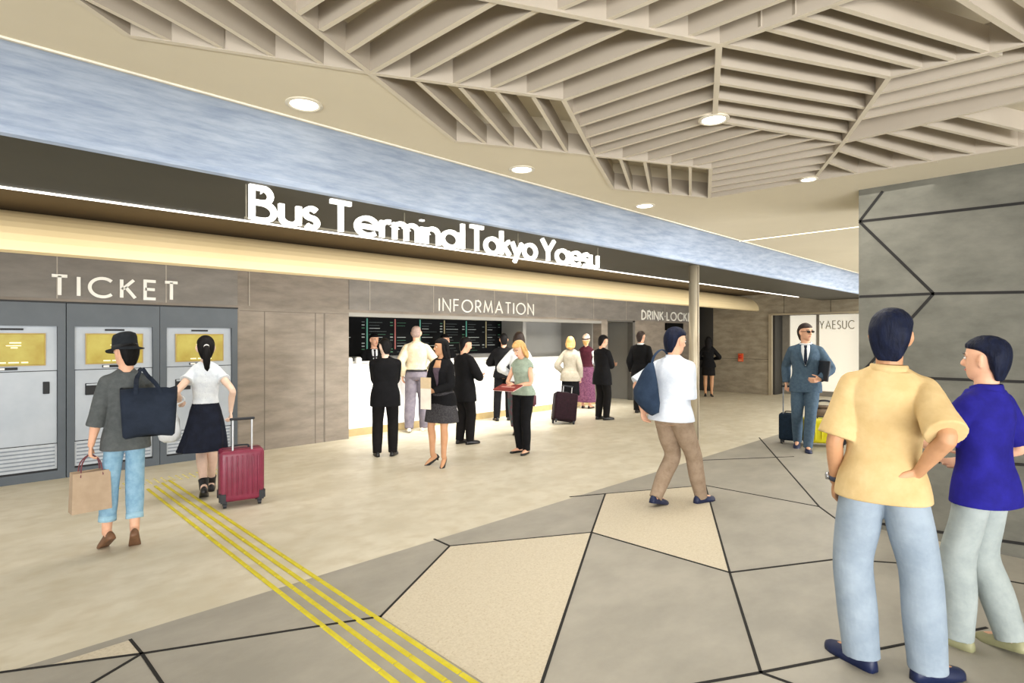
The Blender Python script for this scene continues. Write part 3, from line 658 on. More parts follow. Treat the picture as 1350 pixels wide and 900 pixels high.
    def hair(s, m, kind='short', label=None, vol=0):
        bm = bmesh.new(); n = 26
        HS = [(-.118, .034, -.052, .072), (-.10, .050, -.048, .080), (-.075, .060, -.040, .090), (-.05, .069, -.026, .100), (-.02, .077, -.018, .108), (.02, .0825, -.008, .113), (.045, .0835, .03, .114), (.062, .083, .092, .112), (.085, .076, .092, .104), (.108, .060, .070, .084), (.127, .036, .038, .050), (.134, .014, .012, .02)]
        if kind == 'bald': HS = [(-.07, .056, -.045, .082), (-.03, .0735, -.03, .099), (.01, .0785, -.012, .101), (.04, .0792, .015, .101), (.07, .0765, .05, .097), (.096, .064, .066, .081), (.113, .043, .044, .055), (.121, .014, .014, .018)]
        rings = []
        for z, rx, yf, yb in HS:
            rx += vol; yb += vol; z = z+vol*(z > .05)
            if yf > .03: yf += vol*.6
            c = (yf-yb)/2; h = (yf+yb)/2
            rings.append([s.Hd((rx*math.cos(2*PI*i/n), c+h*math.sin(2*PI*i/n), z)) for i in range(n)])
        loft(bm, rings)
        if kind in ('long', 'bob', 'curl'):
            L = {'long': .30, 'bob': .135, 'curl': .22}[kind]
            P = [s.Hd((0, -.05, .05)), s.Hd((0, -.068, -.03)), s.Hd((0, -.075, -.10)), s.Hd((0, -.085, -.10))+V((0, -.005, -(L-.1)*.5)), s.Hd((0, -.085, -.10))+V((0, -.01, -(L-.1)))]
            tube(bm, P, [.075, .082, .08, .078, .045], 16, 3, flat=(1.08, .55), side=s.hq @ V((1, 0, 0)))
            for e in (-1, 1): tube(bm, [s.Hd((e*.072, .0, .05)), s.Hd((e*.083, -.005, -.03)), s.Hd((e*.075, -.02, -.09)), s.Hd((e*.07, -.04, -.10-(L-.12)*.6))], [.02, .026, .028, .018], 10, 3)
        if kind == 'pony':
            tube(bm, [s.Hd((0, -.10, .02)), s.Hd((0, -.135, .01)), s.Hd((0, -.15, -.05)), s.Hd((0, -.14, -.13)), s.Hd((0.004, -.125, -.20)), s.Hd((.008, -.115, -.235))], [.022, .026, .034, .036, .026, .008], 12, 4, flat=(1, .8))
        o = s.finish('hair', bm, m, None, max(s.vox*.8, .006), 2)
        if kind == 'pony':
            bm = bmesh.new(); tube(bm, [s.Hd((0, -.118, .018)), s.Hd((0, -.132, .012))], [.026, .026], 12, 1, False, False); s.finish('hair_tie', bm, mat('hair_tie', (230, 228, 224), .5), o)
        return o
    def top(s, m, hem=.86, e=.012, sleeve=2.0, cuff=.012, name='shirt', flare=0.0, collar=None, neck=1.462, vneck=False):
        bm = bmesh.new(); zs = [hem+(neck-hem)*i/15 for i in range(16)]; rings = []
        for z in zs:
            t = max(0, (1.05-z)/(1.06-hem)) if hem < 1.05 else 0; lz = max(z, .90); t0 = .02*min(max((1.02-z)/.12, 0), 1)
            r = s.sec_ring(lz, e, extra=(flare*t+t0, flare*t+t0*.4, flare*t+t0*.4))
            if lz != z:
                r = [p+V((0, 0, z-lz)) for p in r]
            rings.append(r)
        loft(bm, rings)
        for q in (-1, 1):
            tube(bm, [s.T((q*.035, -.012, 1.445)), s.T((q*.1*s.lb, -.012, 1.408)), s.sh[q]], [.042+e*.5, .043+e*.6, s.sr+e*.7], 12, 3)
            if sleeve > 0:
                g = 1 if s.sex == 'm' else .86
                full = [(0, s.sr+e*.7), (.25, .052*g+e*.8), (.5, .050*g+e*.95), (1, .045*g+e), (1.4, .043*g+e), (1.93, .03*g+e*.8+cuff)]
                A = [(t, r) for t, r in full if t < sleeve-.05]; rr = A[-1][1]
                for (t0, r0), (t1, r1) in zip(full, full[1:]):
                    if t0 <= sleeve <= t1+.08: rr = r0+(r1-r0)*min((sleeve-t0)/(t1-t0), 1)
                A.append((min(sleeve, 1.95), rr+(cuff if sleeve < 1.5 else 0)))
                pos = lambda t: s.sh[q].lerp(s.el[q], t) if t <= 1 else s.el[q].lerp(s.wr[q], t-1)
                tube(bm, [pos(t) for t, r in A], [r for t, r in A], 26, 4, True, False)
        o = s.finish(name, bm, m, None, s.vox, 5)
        if collar:
            bm = bmesh.new(); n = 20; rs = []
            for dz, dr in ((-.035, .026), (.022, .012), (.026, .006), (-.02, .004)):
                rx = (.066 if s.sex == 'm' else .055)+dr; rs.append([s.T((rx*math.cos(2*PI*i/n), -.008+(rx*.95)*math.sin(2*PI*i/n), 1.468+dz-(.02*math.sin(2*PI*i/n) if math.sin(2*PI*i/n) > 0 else 0))) for i in range(n)])
            rs.append(rs[0]); R = [[bm.verts.new(p) for p in r] for r in rs[:-1]]; R.append(R[0])
            for a, b in zip(R, R[1:]):
                for i in range(n): bm.faces.new((a[i], a[(i+1) % n], b[(i+1) % n], b[i]))
            s.finish('collar', bm, collar, o)
        return o
    def patch(s, name, m, rows, e, parent, th=.004):
        """cloth patch on the chest: rows (z, xl, xr)"""
        bm = bmesh.new(); F, B = [], []
        for z, xl, xr in rows:
            F.append([bm.verts.new(s.front(xl+(xr-xl)*i/4, z, e+th)) for i in range(5)]); B.append([bm.verts.new(s.front(xl+(xr-xl)*i/4, z, e-th)) for i in range(5)])
        for G_ in (F, B):
            for a, b in zip(G_, G_[1:]):
                for i in range(4): bm.faces.new((a[i], a[i+1], b[i+1], b[i]))
        for a, b in ((F[0], B[0]), (F[-1], B[-1])):
            for i in range(4): bm.faces.new((a[i], a[i+1], b[i+1], b[i]))
        for q in (0, 4):
            for j in range(len(F)-1): bm.faces.new((F[j][q], F[j+1][q], B[j+1][q], B[j][q]))
        return s.finish(name, bm, m, parent)
    def suit_front(s, jacket, e, shirt=None, tie=None, low=1.16):
        if shirt: s.patch('shirt_front', shirt, [(low, -.004, .004), (low+.08, -.026, .026), (1.36, -.052, .052), (1.43, -.055, .055), (1.455, -.05, .05)], e+.002, jacket)
        if tie: s.patch('tie', tie, [(low+.01, -.006, .006), (low+.07, -.022, .022), (1.38, -.016, .016), (1.41, -.013, .013), (1.425, -.019, .019), (1.45, -.02, .02)], e+.008, jacket)
    def trousers(s, m, bottom=.07, e=.012, wide=.062, name='trousers', waist=1.04, thigh=None):
        bm = bmesh.new(); loft(bm, [s.sec_ring(z, e) for z in (.845, .87, .90, .94, .98, 1.01, waist)])
        for q in (-1, 1):
            h, k, a = s.hip[q], s.kn[q], s.an[q]; t = max(0.0, (bottom-.085)/.42); end = a.lerp(k, t)
            if t <= 0: end = a+(a-k).normalized()*.04
            tube(bm, [h+V((0, 0, .03)), h.lerp(k, .5), k, k.lerp(end, .45)+V((0, -.006, 0)), end], [.090*s.lb+e, .080*s.lb+e if not thigh else thigh, .060+e*1.2+(wide-.055)*.4, .058+e+(wide-.055)*.6, wide], 30, 4, True, False)
        o = s.finish(name, bm, m, None, s.vox, 2); return o
    def skirt(s, m, waist=1.07, hem=.56, flare=.06, e=.012, name='skirt', pleat=0.0, np_=9, sway=0):
        bm = bmesh.new(); rings = []; n = 54
        for j in range(14):
            t = j/13; z = waist+(hem-waist)*t; lz = max(z, .90); base = s.sec_ring(lz, e, n)
            c = sum(base, V())/n; c.z = z-s.drop; out = []
            for i, p in enumerate(base):
                d = p-c; d.z = 0; a = 2*PI*i/n
                w_ = max(0, (.95-z)/(.95-hem)) if hem < .95 else 0
                g = 1+flare*w_/.17+pleat*w_*math.cos(np_*a+j*.12)
                out.append(V((c.x+d.x*g+sway*w_*w_, c.y+d.y*g, z-s.drop)))
            rings.append(out)
        loft(bm, rings); return s.finish(name, bm, m, None, s.vox, 1)
    def shoes(s, m, heel=0.0, boot=0.0, name='shoe', big=1.0):
        for e in (-1, 1):
            o, f, u = s.ft[e]; r = f.cross(u); bm = bmesh.new(); rings = []
            for t, w_, h in ((-.078, .018, .04), (-.068, .029, .066), (-.04, .035, .084), (0, .037, .090), (.05, .041, .070), (.10, .046, .054), (.14, .044, .046), (.172, .034, .038), (.192, .016, .026)):
                w_ *= big; h = h*big
                if s.sex == 'f' and not boot: w_ *= .82; h = h*(.86 if t < .05 else .8)
                rings.append([o+f*t+r*(w_*math.cos(a)) + u*(h*max(math.sin(a), 0)**.8 if a < PI else -.004) for a in [PI*i/10 for i in range(11)]+[PI+PI*.3, PI+PI*.7]])
            loft(bm, rings)
            if heel: tube(bm, [o-f*.05+u*.01, o-f*.058-V((0, 0, 1))*max(o.z-.01, .002)*.9], [.022, .009], 8, 1, False, False)
            if boot: tube(bm, [s.an[e]+u*-.02, s.an[e].lerp(s.kn[e], boot*.5), s.an[e].lerp(s.kn[e], boot)], [.043, .046, .05], 12, 2, True, False)
            s.finish(name, bm, m, None)
    def pt(s, p):                                   # body-local (unit figure) -> world
        return s.root.matrix_basis @ (V(p)*s.k)
bpy.context.view_layer.update()
def fab(name, c, c2=None, sc=14, bump=.35, rough=.85): return mat('cloth_'+name, c, rough, c2, sc, bump=bump, spec=.2)
BLK = fab('black', (15, 15, 18), (9, 9, 11)); BLK2 = fab('black_warm', (20, 17, 17), (12, 11, 11)); NAVYS = fab('navy_skirt', (24, 29, 44), (17, 21, 33))
H_BLK = mat('hair_black', (18, 15, 16), .6, (9, 8, 8), 40, (1, 1, .2), bump=.5, spec=.15); H_NAVY = mat('hair_blue_black', (20, 27, 50), .6, (12, 17, 34), 40, (1, 1, .2), bump=.5, spec=.15)
H_GREY = mat('hair_grey', (150, 128, 118), .6, (130, 110, 102), 40, bump=.2); H_BLOND = mat('hair_blond', (214, 174, 112), .5, (190, 142, 80), 36, (1, 1, .2), bump=.4); H_BROWN = mat('hair_brown', (52, 36, 28), .5, (34, 22, 18), 40, bump=.4)
SH_BLK = mat('shoe_black', (22, 21, 22), .35); WHITE = fab('white', (232, 234, 236), (222, 225, 228)); BELT = mat('belt_black', (24, 24, 26), .4)
def bent(e, x, y, z, **k):
    d = dict(w=(x, y, z), pole=(e, -.4, -.6)); d.update(k); return d

# --- man in the hat with the tote
p = Person('man in grey sweater, pale jeans and dark hat walking away by the middle ticket machine', 166, 722, 447, -6, 'm', hyaw=28, hpitch=4, skin='fair', voxel=.006, build=.8,
           feet=[(-.11, .02, 18, 32, 0), (.05, -.10, -8, 40, 0)], armL=dict(w=(-.265, .02, .80), pole=(-.7, -1, 0), curl=45, f=(-.05, .1, -1)), armR=dict(w=(.085, .07, 1.43), pole=(.85, -.25, -.75), f=(-.5, -.75, .3), t=(-.5, .2, .6), curl=35))
p.body(); p.face(); p.hair(H_BLK); p1 = p
p.trousers(fab('pale_denim', (142, 178, 200), (120, 158, 184), 20), .19, .008, .062)
for e in (-1, 1):
    a = p.an[e].lerp(p.kn[e], .24); b = p.an[e].lerp(p.kn[e], .36); bm = bmesh.new(); tube(bm, [a, b], [.067, .066], 20, 1, False, False); p.finish('jean_cuff', bm, fab('denim_cuff', (160, 196, 214), (142, 180, 200), 20))
p.top(fab('grey_knit', (90, 93, 93), (78, 82, 82), 26), .80, .020, 1.36, .008, 'sweater', .018)
p.shoes(mat('loafer_brown', (124, 88, 62), .5, (100, 70, 48), 12), name='loafer')
bm = bmesh.new(); n = 32
def hatring(r, z, sx=1.0, dy=0.0, dip=0): return [p.Hd((r*math.cos(2*PI*i/n)*sx, dy+r*1.16*math.sin(2*PI*i/n), z+dip*math.cos(2*PI*i/n)**2-.010*math.sin(2*PI*i/n))) for i in range(n)]
loft(bm, [hatring(.080, .028), hatring(.134, .010, 1, 0, .014), hatring(.136, .018, 1, 0, .014), hatring(.092, .042), hatring(.090, .080), hatring(.088, .128), hatring(.078, .158), hatring(.05, .172), hatring(.015, .174)])
ht = p.finish('hat', bm, fab('hat_felt', (36, 40, 44), (28, 31, 35), 20))
bm = bmesh.new(); loft(bm, [hatring(.0945, .042), hatring(.0925, .066), hatring(.0885, .066), hatring(.09, .042)], False, False); p.finish('hat_band', bm, mat('hat_band', (20, 22, 25), .6), ht)

# --- woman with ponytail
p = Person('ponytailed woman in white blouse and navy skirt pulling a red suitcase', 271, 657, 444, 0, 'f', skin='pale', voxel=.006, hyaw=4, build=.86,
           feet=[(-.015, -.05, 0, 24, 0), (.055, .34, 0, 0, 0)], armL=dict(w=(-.23, .02, 1.0), pole=(-.35, -1, 0), curl=60, f=(-.1, .9, -.2), t=(0, 0, 1)), armR=dict(w=(.232, -.10, .90), pole=(.5, -1, 0), curl=70, f=(.06, -.3, -1)))
p.body(); p.face(); p.hair(H_BLK, 'pony'); p2 = p
p.top(fab('white_blouse', (222, 228, 234), (206, 213, 222), 18), 1.05, .013, .40, .012, 'blouse')
p.skirt(NAVYS, 1.09, .565, .085, .012, 'skirt', .09, 9, -.03); p.shoes(SH_BLK, .0, .18, 'ankle_boot')
bm = bmesh.new()
for q in range(5): tube(bm, [p.T((0, -.099-.004, 1.12+.06*q)), p.T((0, -.106-.004, 1.12+.06*q))], [.006, .006], 8, 1, False, False)
p.finish('back_seam', bm, fab('white_blouse', (222, 228, 234)))

# --- queue at the counter
def suit(p, col=BLK, hem=.74, e=.024, low=1.16, shirt=WHITE, tie=None, front=True, collar=None, flare=.012, coat='jacket'):
    j = p.top(col, hem, e, 2.0, .006, coat, flare, collar)
    if front: p.suit_front(j, e, shirt, tie, low)
    return j
p = Person('man in black suit with folded arms, back turned, nearest the end of the counter', 508, 601, 447, 4, 'm', skin='pale', hyaw=32, hpitch=8, feet=[(-.12, 0, 14, 0, 0), (.11, .02, -14, 0, 0)],
           armL=bent(-1, .06, .24, 1.10, f=(1, .1, .1), t=(0, 0, 1)), armR=bent(1, -.08, .22, 1.15, f=(-1, .1, .1), t=(0, 0, 1)), build=1.06)
p.body(); p.face(); p.hair(H_BLK); suit(p); p.trousers(BLK2, .07, .014, .066); p.shoes(SH_BLK)
p = Person('tall grey haired man in cream shirt and grey trousers at the counter, back turned', 549, 568, 430, 8, 'm', skin='fair', hyaw=0, feet=[(-.10, -.14, 10, 6, 0), (.12, .05, -22, 0, 0)],
           armL=dict(w=(-.235, -.02, .92), pole=(-.4, -1, 0)), armR=bent(1, .20, .20, 1.02), build=.96)
p.body(); p.face(); p.hair(H_GREY, 'bald'); p.top(fab('cream', (198, 186, 160), (182, 168, 140), 12), 1.0, .03, 1.92, .008, 'shirt', 0, fab('cream', (236, 224, 196))); t_ = p.trousers(fab('mauve_grey', (122, 116, 124), (104, 98, 108), 12), .07, .02, .072)
bm = bmesh.new(); loft(bm, [p.sec_ring(z, .032) for z in (.995, 1.025)]); p.finish('belt', bm, BELT); p.shoes(mat('shoe_white', (226, 220, 210), .5))
p4 = p
p = Person('woman in black jacket and grey skirt facing left with papers in her hand', 582, 612, 447, 213, 'f', skin='tan', hyaw=-38, hpitch=2, feet=[(-.085, .05, 18, 26, 0), (.10, 0, -24, 26, 0)], voxel=.007,
           armL=bent(-1, .0, .20, 1.06, f=(1, .25, -.1), t=(0, .2, 1)), armR=bent(1, .12, .20, .92, f=(-.5, .7, .1), t=(0, 0, 1)))
p.body(); p.face(); p.hair(H_BLK, 'long'); p5 = p
j = p.top(BLK, .80, .022, 2.0, .004, 'jacket', .02); p.patch('blouse_front', fab('plum', (84, 70, 80), (70, 58, 68), 20), [(1.06, -.003, .003), (1.14, -.02, .02), (1.28, -.045, .045), (1.34, -.06, .06)], .025, j); p.patch('neckline', p.sk, [(1.34, -.06, .06), (1.40, -.05, .05), (1.445, -.046, .046)], .024, j)
p.skirt(fab('grey_tweed', (72, 70, 72), (44, 43, 46), 60), 1.0, .56, .05, .034); p.shoes(SH_BLK, 1, name='high_heel')
p = Person('man in long black coat facing right, standing alone beside the woman with papers', 612, 585, 445, 52, 'm', skin='fair', hyaw=-14, hpitch=14, feet=[(-.09, -.02, 6, 0, 0), (.09, .05, -6, 0, 0)],
           armL=bent(-1, .02, .24, 1.12), armR=bent(1, .12, .24, 1.08))
p.body(); p.face(); p.hair(H_BLK); suit(p, BLK, .70, .03, coat='coat', flare=.03); p.trousers(BLK2, .07, .016, .068); p.shoes(SH_BLK, big=1.05)
p = Person('man in black suit leaning on the counter behind the blonde woman', 664, 554, 440, 8, 'm', skin='fair', hyaw=14, hpitch=6, lean=2, feet=[(-.13, -.08, 26, 0, 0), (.10, .06, -8, 0, 0)],
           armL=bent(-1, -.14, .26, 1.14), armR=bent(1, .10, .22, 1.14))
p.body(); p.face(); p.hair(H_BLK); suit(p, BLK, .86, .024); p.trousers(BLK, .07, .014, .062); p.shoes(SH_BLK)
p = Person('dark haired woman in white blouse and wine trousers, mostly hidden behind the blonde woman', 684, 574, 438, -10, 'f', skin='fair', hyaw=0, feet=[(-.06, -.06, 0, 24, 0), (.09, .10, -8, 0, 0)],
           armL=bent(-1, -.16, .16, 1.05), armR=dict(w=(.21, .04, .90), pole=(.4, -1, 0), curl=60))
p.body(); p.face(); p.hair(H_BROWN, 'bob'); p8 = p
p.top(WHITE, .92, .03, 1.92, .01, 'blouse', .0); p.trousers(fab('wine_print', (110, 50, 66), (60, 92, 92), 9), .12, .02, .075); p.shoes(SH_BLK, 1, name='high_heel')
p = Person('blonde woman in sage top and black trousers reading a red booklet', 690, 597, 449, 214, 'f', skin='fair', hyaw=-10, hpitch=24, lean=5, feet=[(-.07, .02, 10, 0, 0), (.09, -.03, -16, 0, 0)], voxel=.007,
           armL=bent(-1, -.02, .26, 1.06, f=(.4, .9, 0), t=(0, 0, 1)), armR=bent(1, .04, .27, 1.05, f=(-.3, .95, 0), t=(0, 0, 1)))
p.body(); p.face(); p.hair(H_BLOND, 'curl', vol=.008); p9 = p
p.top(fab('sage', (158, 172, 154), (138, 152, 136), 14), .90, .016, .16, .006, 'top', .01); p.trousers(BLK, .05, .012, .058); p.shoes(SH_BLK, 0)
p = Person('blonde woman in beige jacket and black skirt, back turned, behind a dark suitcase', 752, 553, 444, 2, 'f', skin='fair', feet=[(-.07, 0, 4, 10, 0), (.07, .02, -4, 10, 0)],
           armL=bent(-1, -.16, .14, 1.0), armR=dict(w=(.215, -.02, .88), pole=(.4, -1, 0), curl=60))
p.body(); p.face(); p.hair(H_BLOND, 'bob'); p10 = p
p.top(fab('beige_jacket', (182, 174, 158), (168, 160, 143), 14), .80, .026, 1.9, .008, 'jacket', .015); p.skirt(BLK, 1.0, .50, .02, .012); p.shoes(SH_BLK, 0)
p = Person('woman in wine vest, long purple patterned skirt and pale hat with dark band', 773, 538, 442, 18, 'f', skin='fair', feet=[(-.09, 0, 10, 0, 0), (.09, .0, -14, 0, 0)],
           armL=dict(w=(-.19, .06, .92), pole=(-.4, -1, 0)), armR=bent(1, .14, .18, 1.05))
p.body(); p.face(); p.hair(H_BLOND, 'short'); p11 = p
p.top(WHITE, 1.0, .014, 1.9, .012, 'blouse'); p.top(fab('wine_vest', (70, 24, 36), (56, 18, 28), 14), .99, .022, .0, 0, 'vest'); p.skirt(fab('purple_print', (122, 78, 102), (84, 46, 70), 34), 1.05, .14, .05, .014, 'skirt', .03, 11); p.shoes(SH_BLK, 0)
bm = bmesh.new(); n = 24
def cring(r, z, t=.02): return [p.Hd((r*math.cos(2*PI*i/n), -.012+r*1.16*math.sin(2*PI*i/n), z+t*math.sin(2*PI*i/n))) for i in range(n)]
loft(bm, [cring(.094, .005), cring(.091, .04), cring(.088, .085), cring(.07, .125), cring(.04, .142), cring(.01, .146)]); hh = p.finish('cloche_hat', bm, fab('hat_pink', (232, 208, 190), (216, 190, 170), 14))
bm = bmesh.new(); loft(bm, [cring(.0965, .028), cring(.094, .056), cring(.090, .056), cring(.092, .028)], False, False); p.finish('hat_band', bm, mat('dark_ribbon', (40, 26, 30), .6), hh)
p = Person('man in black suit with folded arms standing before the open doorway', 794, 553, 442, 46, 'm', skin='fair', hyaw=-8, hpitch=14, feet=[(-.09, -.02, 8, 0, 0), (.09, .03, -8, 0, 0)],
           armL=bent(-1, .06, .24, 1.14, f=(1, .1, .1), t=(0, 0, 1)), armR=bent(1, -.06, .23, 1.18, f=(-1, .1, .1), t=(0, 0, 1)))
p.body(); p.face(); p.hair(H_BLK); suit(p, BLK, .72, .026, flare=.02); p.trousers(BLK2, .07, .014, .066); p.shoes(SH_BLK, big=1.05)
p = Person('man in black suit, arms at his sides, under the DRINK LOCKER letters', 845, 544, 437, 20, 'm', skin='fair', hyaw=-16, hpitch=4, feet=[(-.09, 0, 8, 0, 0), (.10, .03, -14, 0, 0)])
p.body(); p.face(); p.hair(H_BROWN); suit(p, BLK, .76, .024, collar=WHITE); p.trousers(BLK, .07, .014, .07); p.shoes(SH_BLK)
p = Person('woman in black jacket and short skirt standing before the dark niche', 934, 523, 444, 4, 'f', skin='tan', feet=[(-.085, 0, 6, 14, 0), (.085, .0, -8, 14, 0)],
           armL=bent(-1, -.10, .18, 1.1), armR=bent(1, .14, .18, 1.12))
p.body(); p.face(); p.hair(H_BLK, 'long'); p.top(BLK, .84, .022, 1.93, .004, 'jacket', .01); p.skirt(BLK2, 1.0, .60, .012, .014); p.shoes(SH_BLK, 1, name='high_heel')

# --- staff behind the counter
def staff(label, px, ptop, phi, **k):
    q = at_y(px, 9.38); yc = q.dot(FW); H_ = CAMH-(ptop-HORIZ)/FPX*yc
    p = Person(label, 0, 0, 0, phi, 'm', loc=q, H=H_, skin='fair', **k); p.body(); p.face(); p.hair(H_BLK); suit(p, BLK, .74, .022, shirt=WHITE, tie=fab('tie_dark', (40, 34, 38), (28, 24, 28), 30)); p.trousers(BLK, .07, .014, .062); p.shoes(SH_BLK); return p
staff('clerk in black suit and white shirt behind the counter end, facing out', 493, 440, 172, hyaw=22, hpitch=6, armL=bent(-1, -.12, .22, 1.0), armR=bent(1, .12, .22, 1.0))
staff('clerk in black suit behind the middle of the counter, head turned to the right', 586, 441, 150, hyaw=28, hpitch=6, armL=bent(-1, -.10, .2, 1.1), armR=bent(1, .12, .2, 1.05))

# --- man in white shirt with navy bag
p = Person('man in white shirt and taupe trousers striding past the pole with a navy bag', 885, 668, 433, 38, 'm', skin='fair', voxel=.006, lean=5, hyaw=-12, hpitch=4,
           feet=[(-.09, -.12, 4, 14, 0), (.08, .34, -6, 0, 0)], armL=dict(w=(-.25, -.12, .90), pole=(-.5, -1, 0), curl=40), armR=dict(w=(-.01, .26, 1.08), pole=(.25, -.4, -1)))
p.body(); p.face(); p.hair(H_NAVY, vol=.004); p14 = p
p.trousers(fab('taupe', (160, 140, 120), (142, 122, 102), 12), .055, .014, .060); p.top(fab('bright_white', (220, 226, 236), (206, 214, 226), 14), .88, .03, 1.0, .014, 'shirt', .02, fab('bright_white', (240, 244, 250))); p.shoes(mat('shoe_navy', (26, 36, 70), .45))

# --- businessman with trolley
BSUIT = fab('blue_grey_suit', (78, 98, 116), (66, 85, 103), 24)
p = Person('businessman in blue grey suit and sunglasses walking towards us with a trolley', 1062, 592, 427, 180, 'm', skin='fair', voxel=.006, hyaw=40, hpitch=0,
           feet=[(-.03, .16, 4, 0, 0), (.10, -.16, -6, 14, 0)], armR=dict(w=(.245, -.10, .90), pole=(.4, -1, 0), curl=70, f=(.1, -.2, -1)), armL=dict(w=(-.17, .17, .98), pole=(-1, -.6, -.1), f=(.8, .6, -.1), t=(0, .2, 1), curl=30))
p.body(); p.face(); p.hair(H_BROWN); p16 = p
p.trousers(BSUIT, .08, .010, .058); j = suit(p, BSUIT, .80, .018, 1.17, WHITE, fab('tie_navy', (34, 42, 60), (26, 32, 48), 30), True, WHITE, .008); p.shoes(mat('shoe_navy', (26, 36, 70)))
for e in (-1, 1):
    p.patch('lapel', fab('blue_grey_lapel', (68, 87, 104), (60, 78, 95), 24), [(1.15, e*.004, e*.012), (1.25, e*.036, e*.075), (1.34, e*.052, e*.10), (1.36, e*.054, e*.078), (1.44, e*.052, e*.075)], .021, j)
bm = bmesh.new()
for e in (-1, 1):
    ellipsoid(bm, p.Hd((e*.033, .098, .008)), (.024, .007, .017)); tube(bm, [p.Hd((e*.056, .09, .012)), p.Hd((e*.082, .0, .012))], .003, 6, 1)
tube(bm, [p.Hd((-.01, .107, .012)), p.Hd((.01, .107, .012))], .003, 6, 1); p.finish('sunglasses', bm, mat('sunglass_dark', (26, 24, 26), .2))

# --- two men at the right
YEL = fab('yellow_polo', (208, 182, 134), (194, 166, 116), 7, .4); PAL = fab('pale_trousers', (152, 165, 178), (134, 148, 162), 7, .4)
p = Person('man in yellow polo and pale trousers with hand on hip, large at the right', 1163, 884, 412, 0, 'm', skin='tan', voxel=.006, hyaw=-6, build=.86,
           feet=[(-.09, .0, 55, 0, 0), (.18, .03, -50, 0, 0)], roll=3, armL=dict(w=(-.205, .05, .89), pole=(-.4, -1, 0), curl=35), armR=dict(w=(.140, -.09, 1.0), pole=(.5, -1, -.05), f=(-.75, -.25, -.5), t=(0, .3, -1), curl=30))
p.body(); p.face(); p.hair(H_NAVY, vol=.006); p17 = p
p.trousers(PAL, .06, .016, .082, thigh=.100)
p.top(YEL, .84, .026, .95, .014, 'polo_shirt', .022, YEL); p.shoes(mat('shoe_navy', (26, 36, 70)), big=1.05)
bm = bmesh.new(); w0 = p.wr[-1]-(p.wr[-1]-p.el[-1]).normalized()*.035; w1 = p.wr[-1]-(p.wr[-1]-p.el[-1]).normalized()*.012
tube(bm, [w0, w1], .033, 18, 1, False, False); wt = p.finish('wristwatch', bm, mat('watch_strap', (60, 66, 84), .4))
bm = bmesh.new(); d_ = V((-1, -.3, 0)).normalized(); tube(bm, [w0.lerp(w1, .5)+d_*.028, w0.lerp(w1, .5)+d_*.042], .018, 16, 1, False, False); p.finish('watch_face', bm, mat('watch_steel', (170, 172, 176), .25, metal=.8), wt)
p = Person('dark haired person in royal blue polo reaching left, at the right edge', 1298, 856, 447, -62, 'm', skin='fair', voxel=.006, hyaw=8, build=.84,
           feet=[(-.10, .08, 8, 0, 0), (.10, -.08, -8, 10, 0)], armL=dict(w=(-.05, .38, 1.10), pole=(-.7, -.3, -1), f=(.3, .95, .05), t=(0, 0, 1), curl=20), armR=dict(w=(.20, .18, 1.02), pole=(.6, -1, -.3)))
p.body(); p.face(); p.hair(H_NAVY, vol=.004)
p.trousers(fab('grey_green', (164, 172, 170), (146, 155, 154), 8), .07, .016, .075); p.top(fab('royal_blue', (34, 30, 132), (26, 22, 108), 8), .82, .026, .85, .018, 'polo_shirt', .02, fab('royal_blue', (34, 30, 132))); p.shoes(mat('shoe_olive', (150, 148, 112), .5))

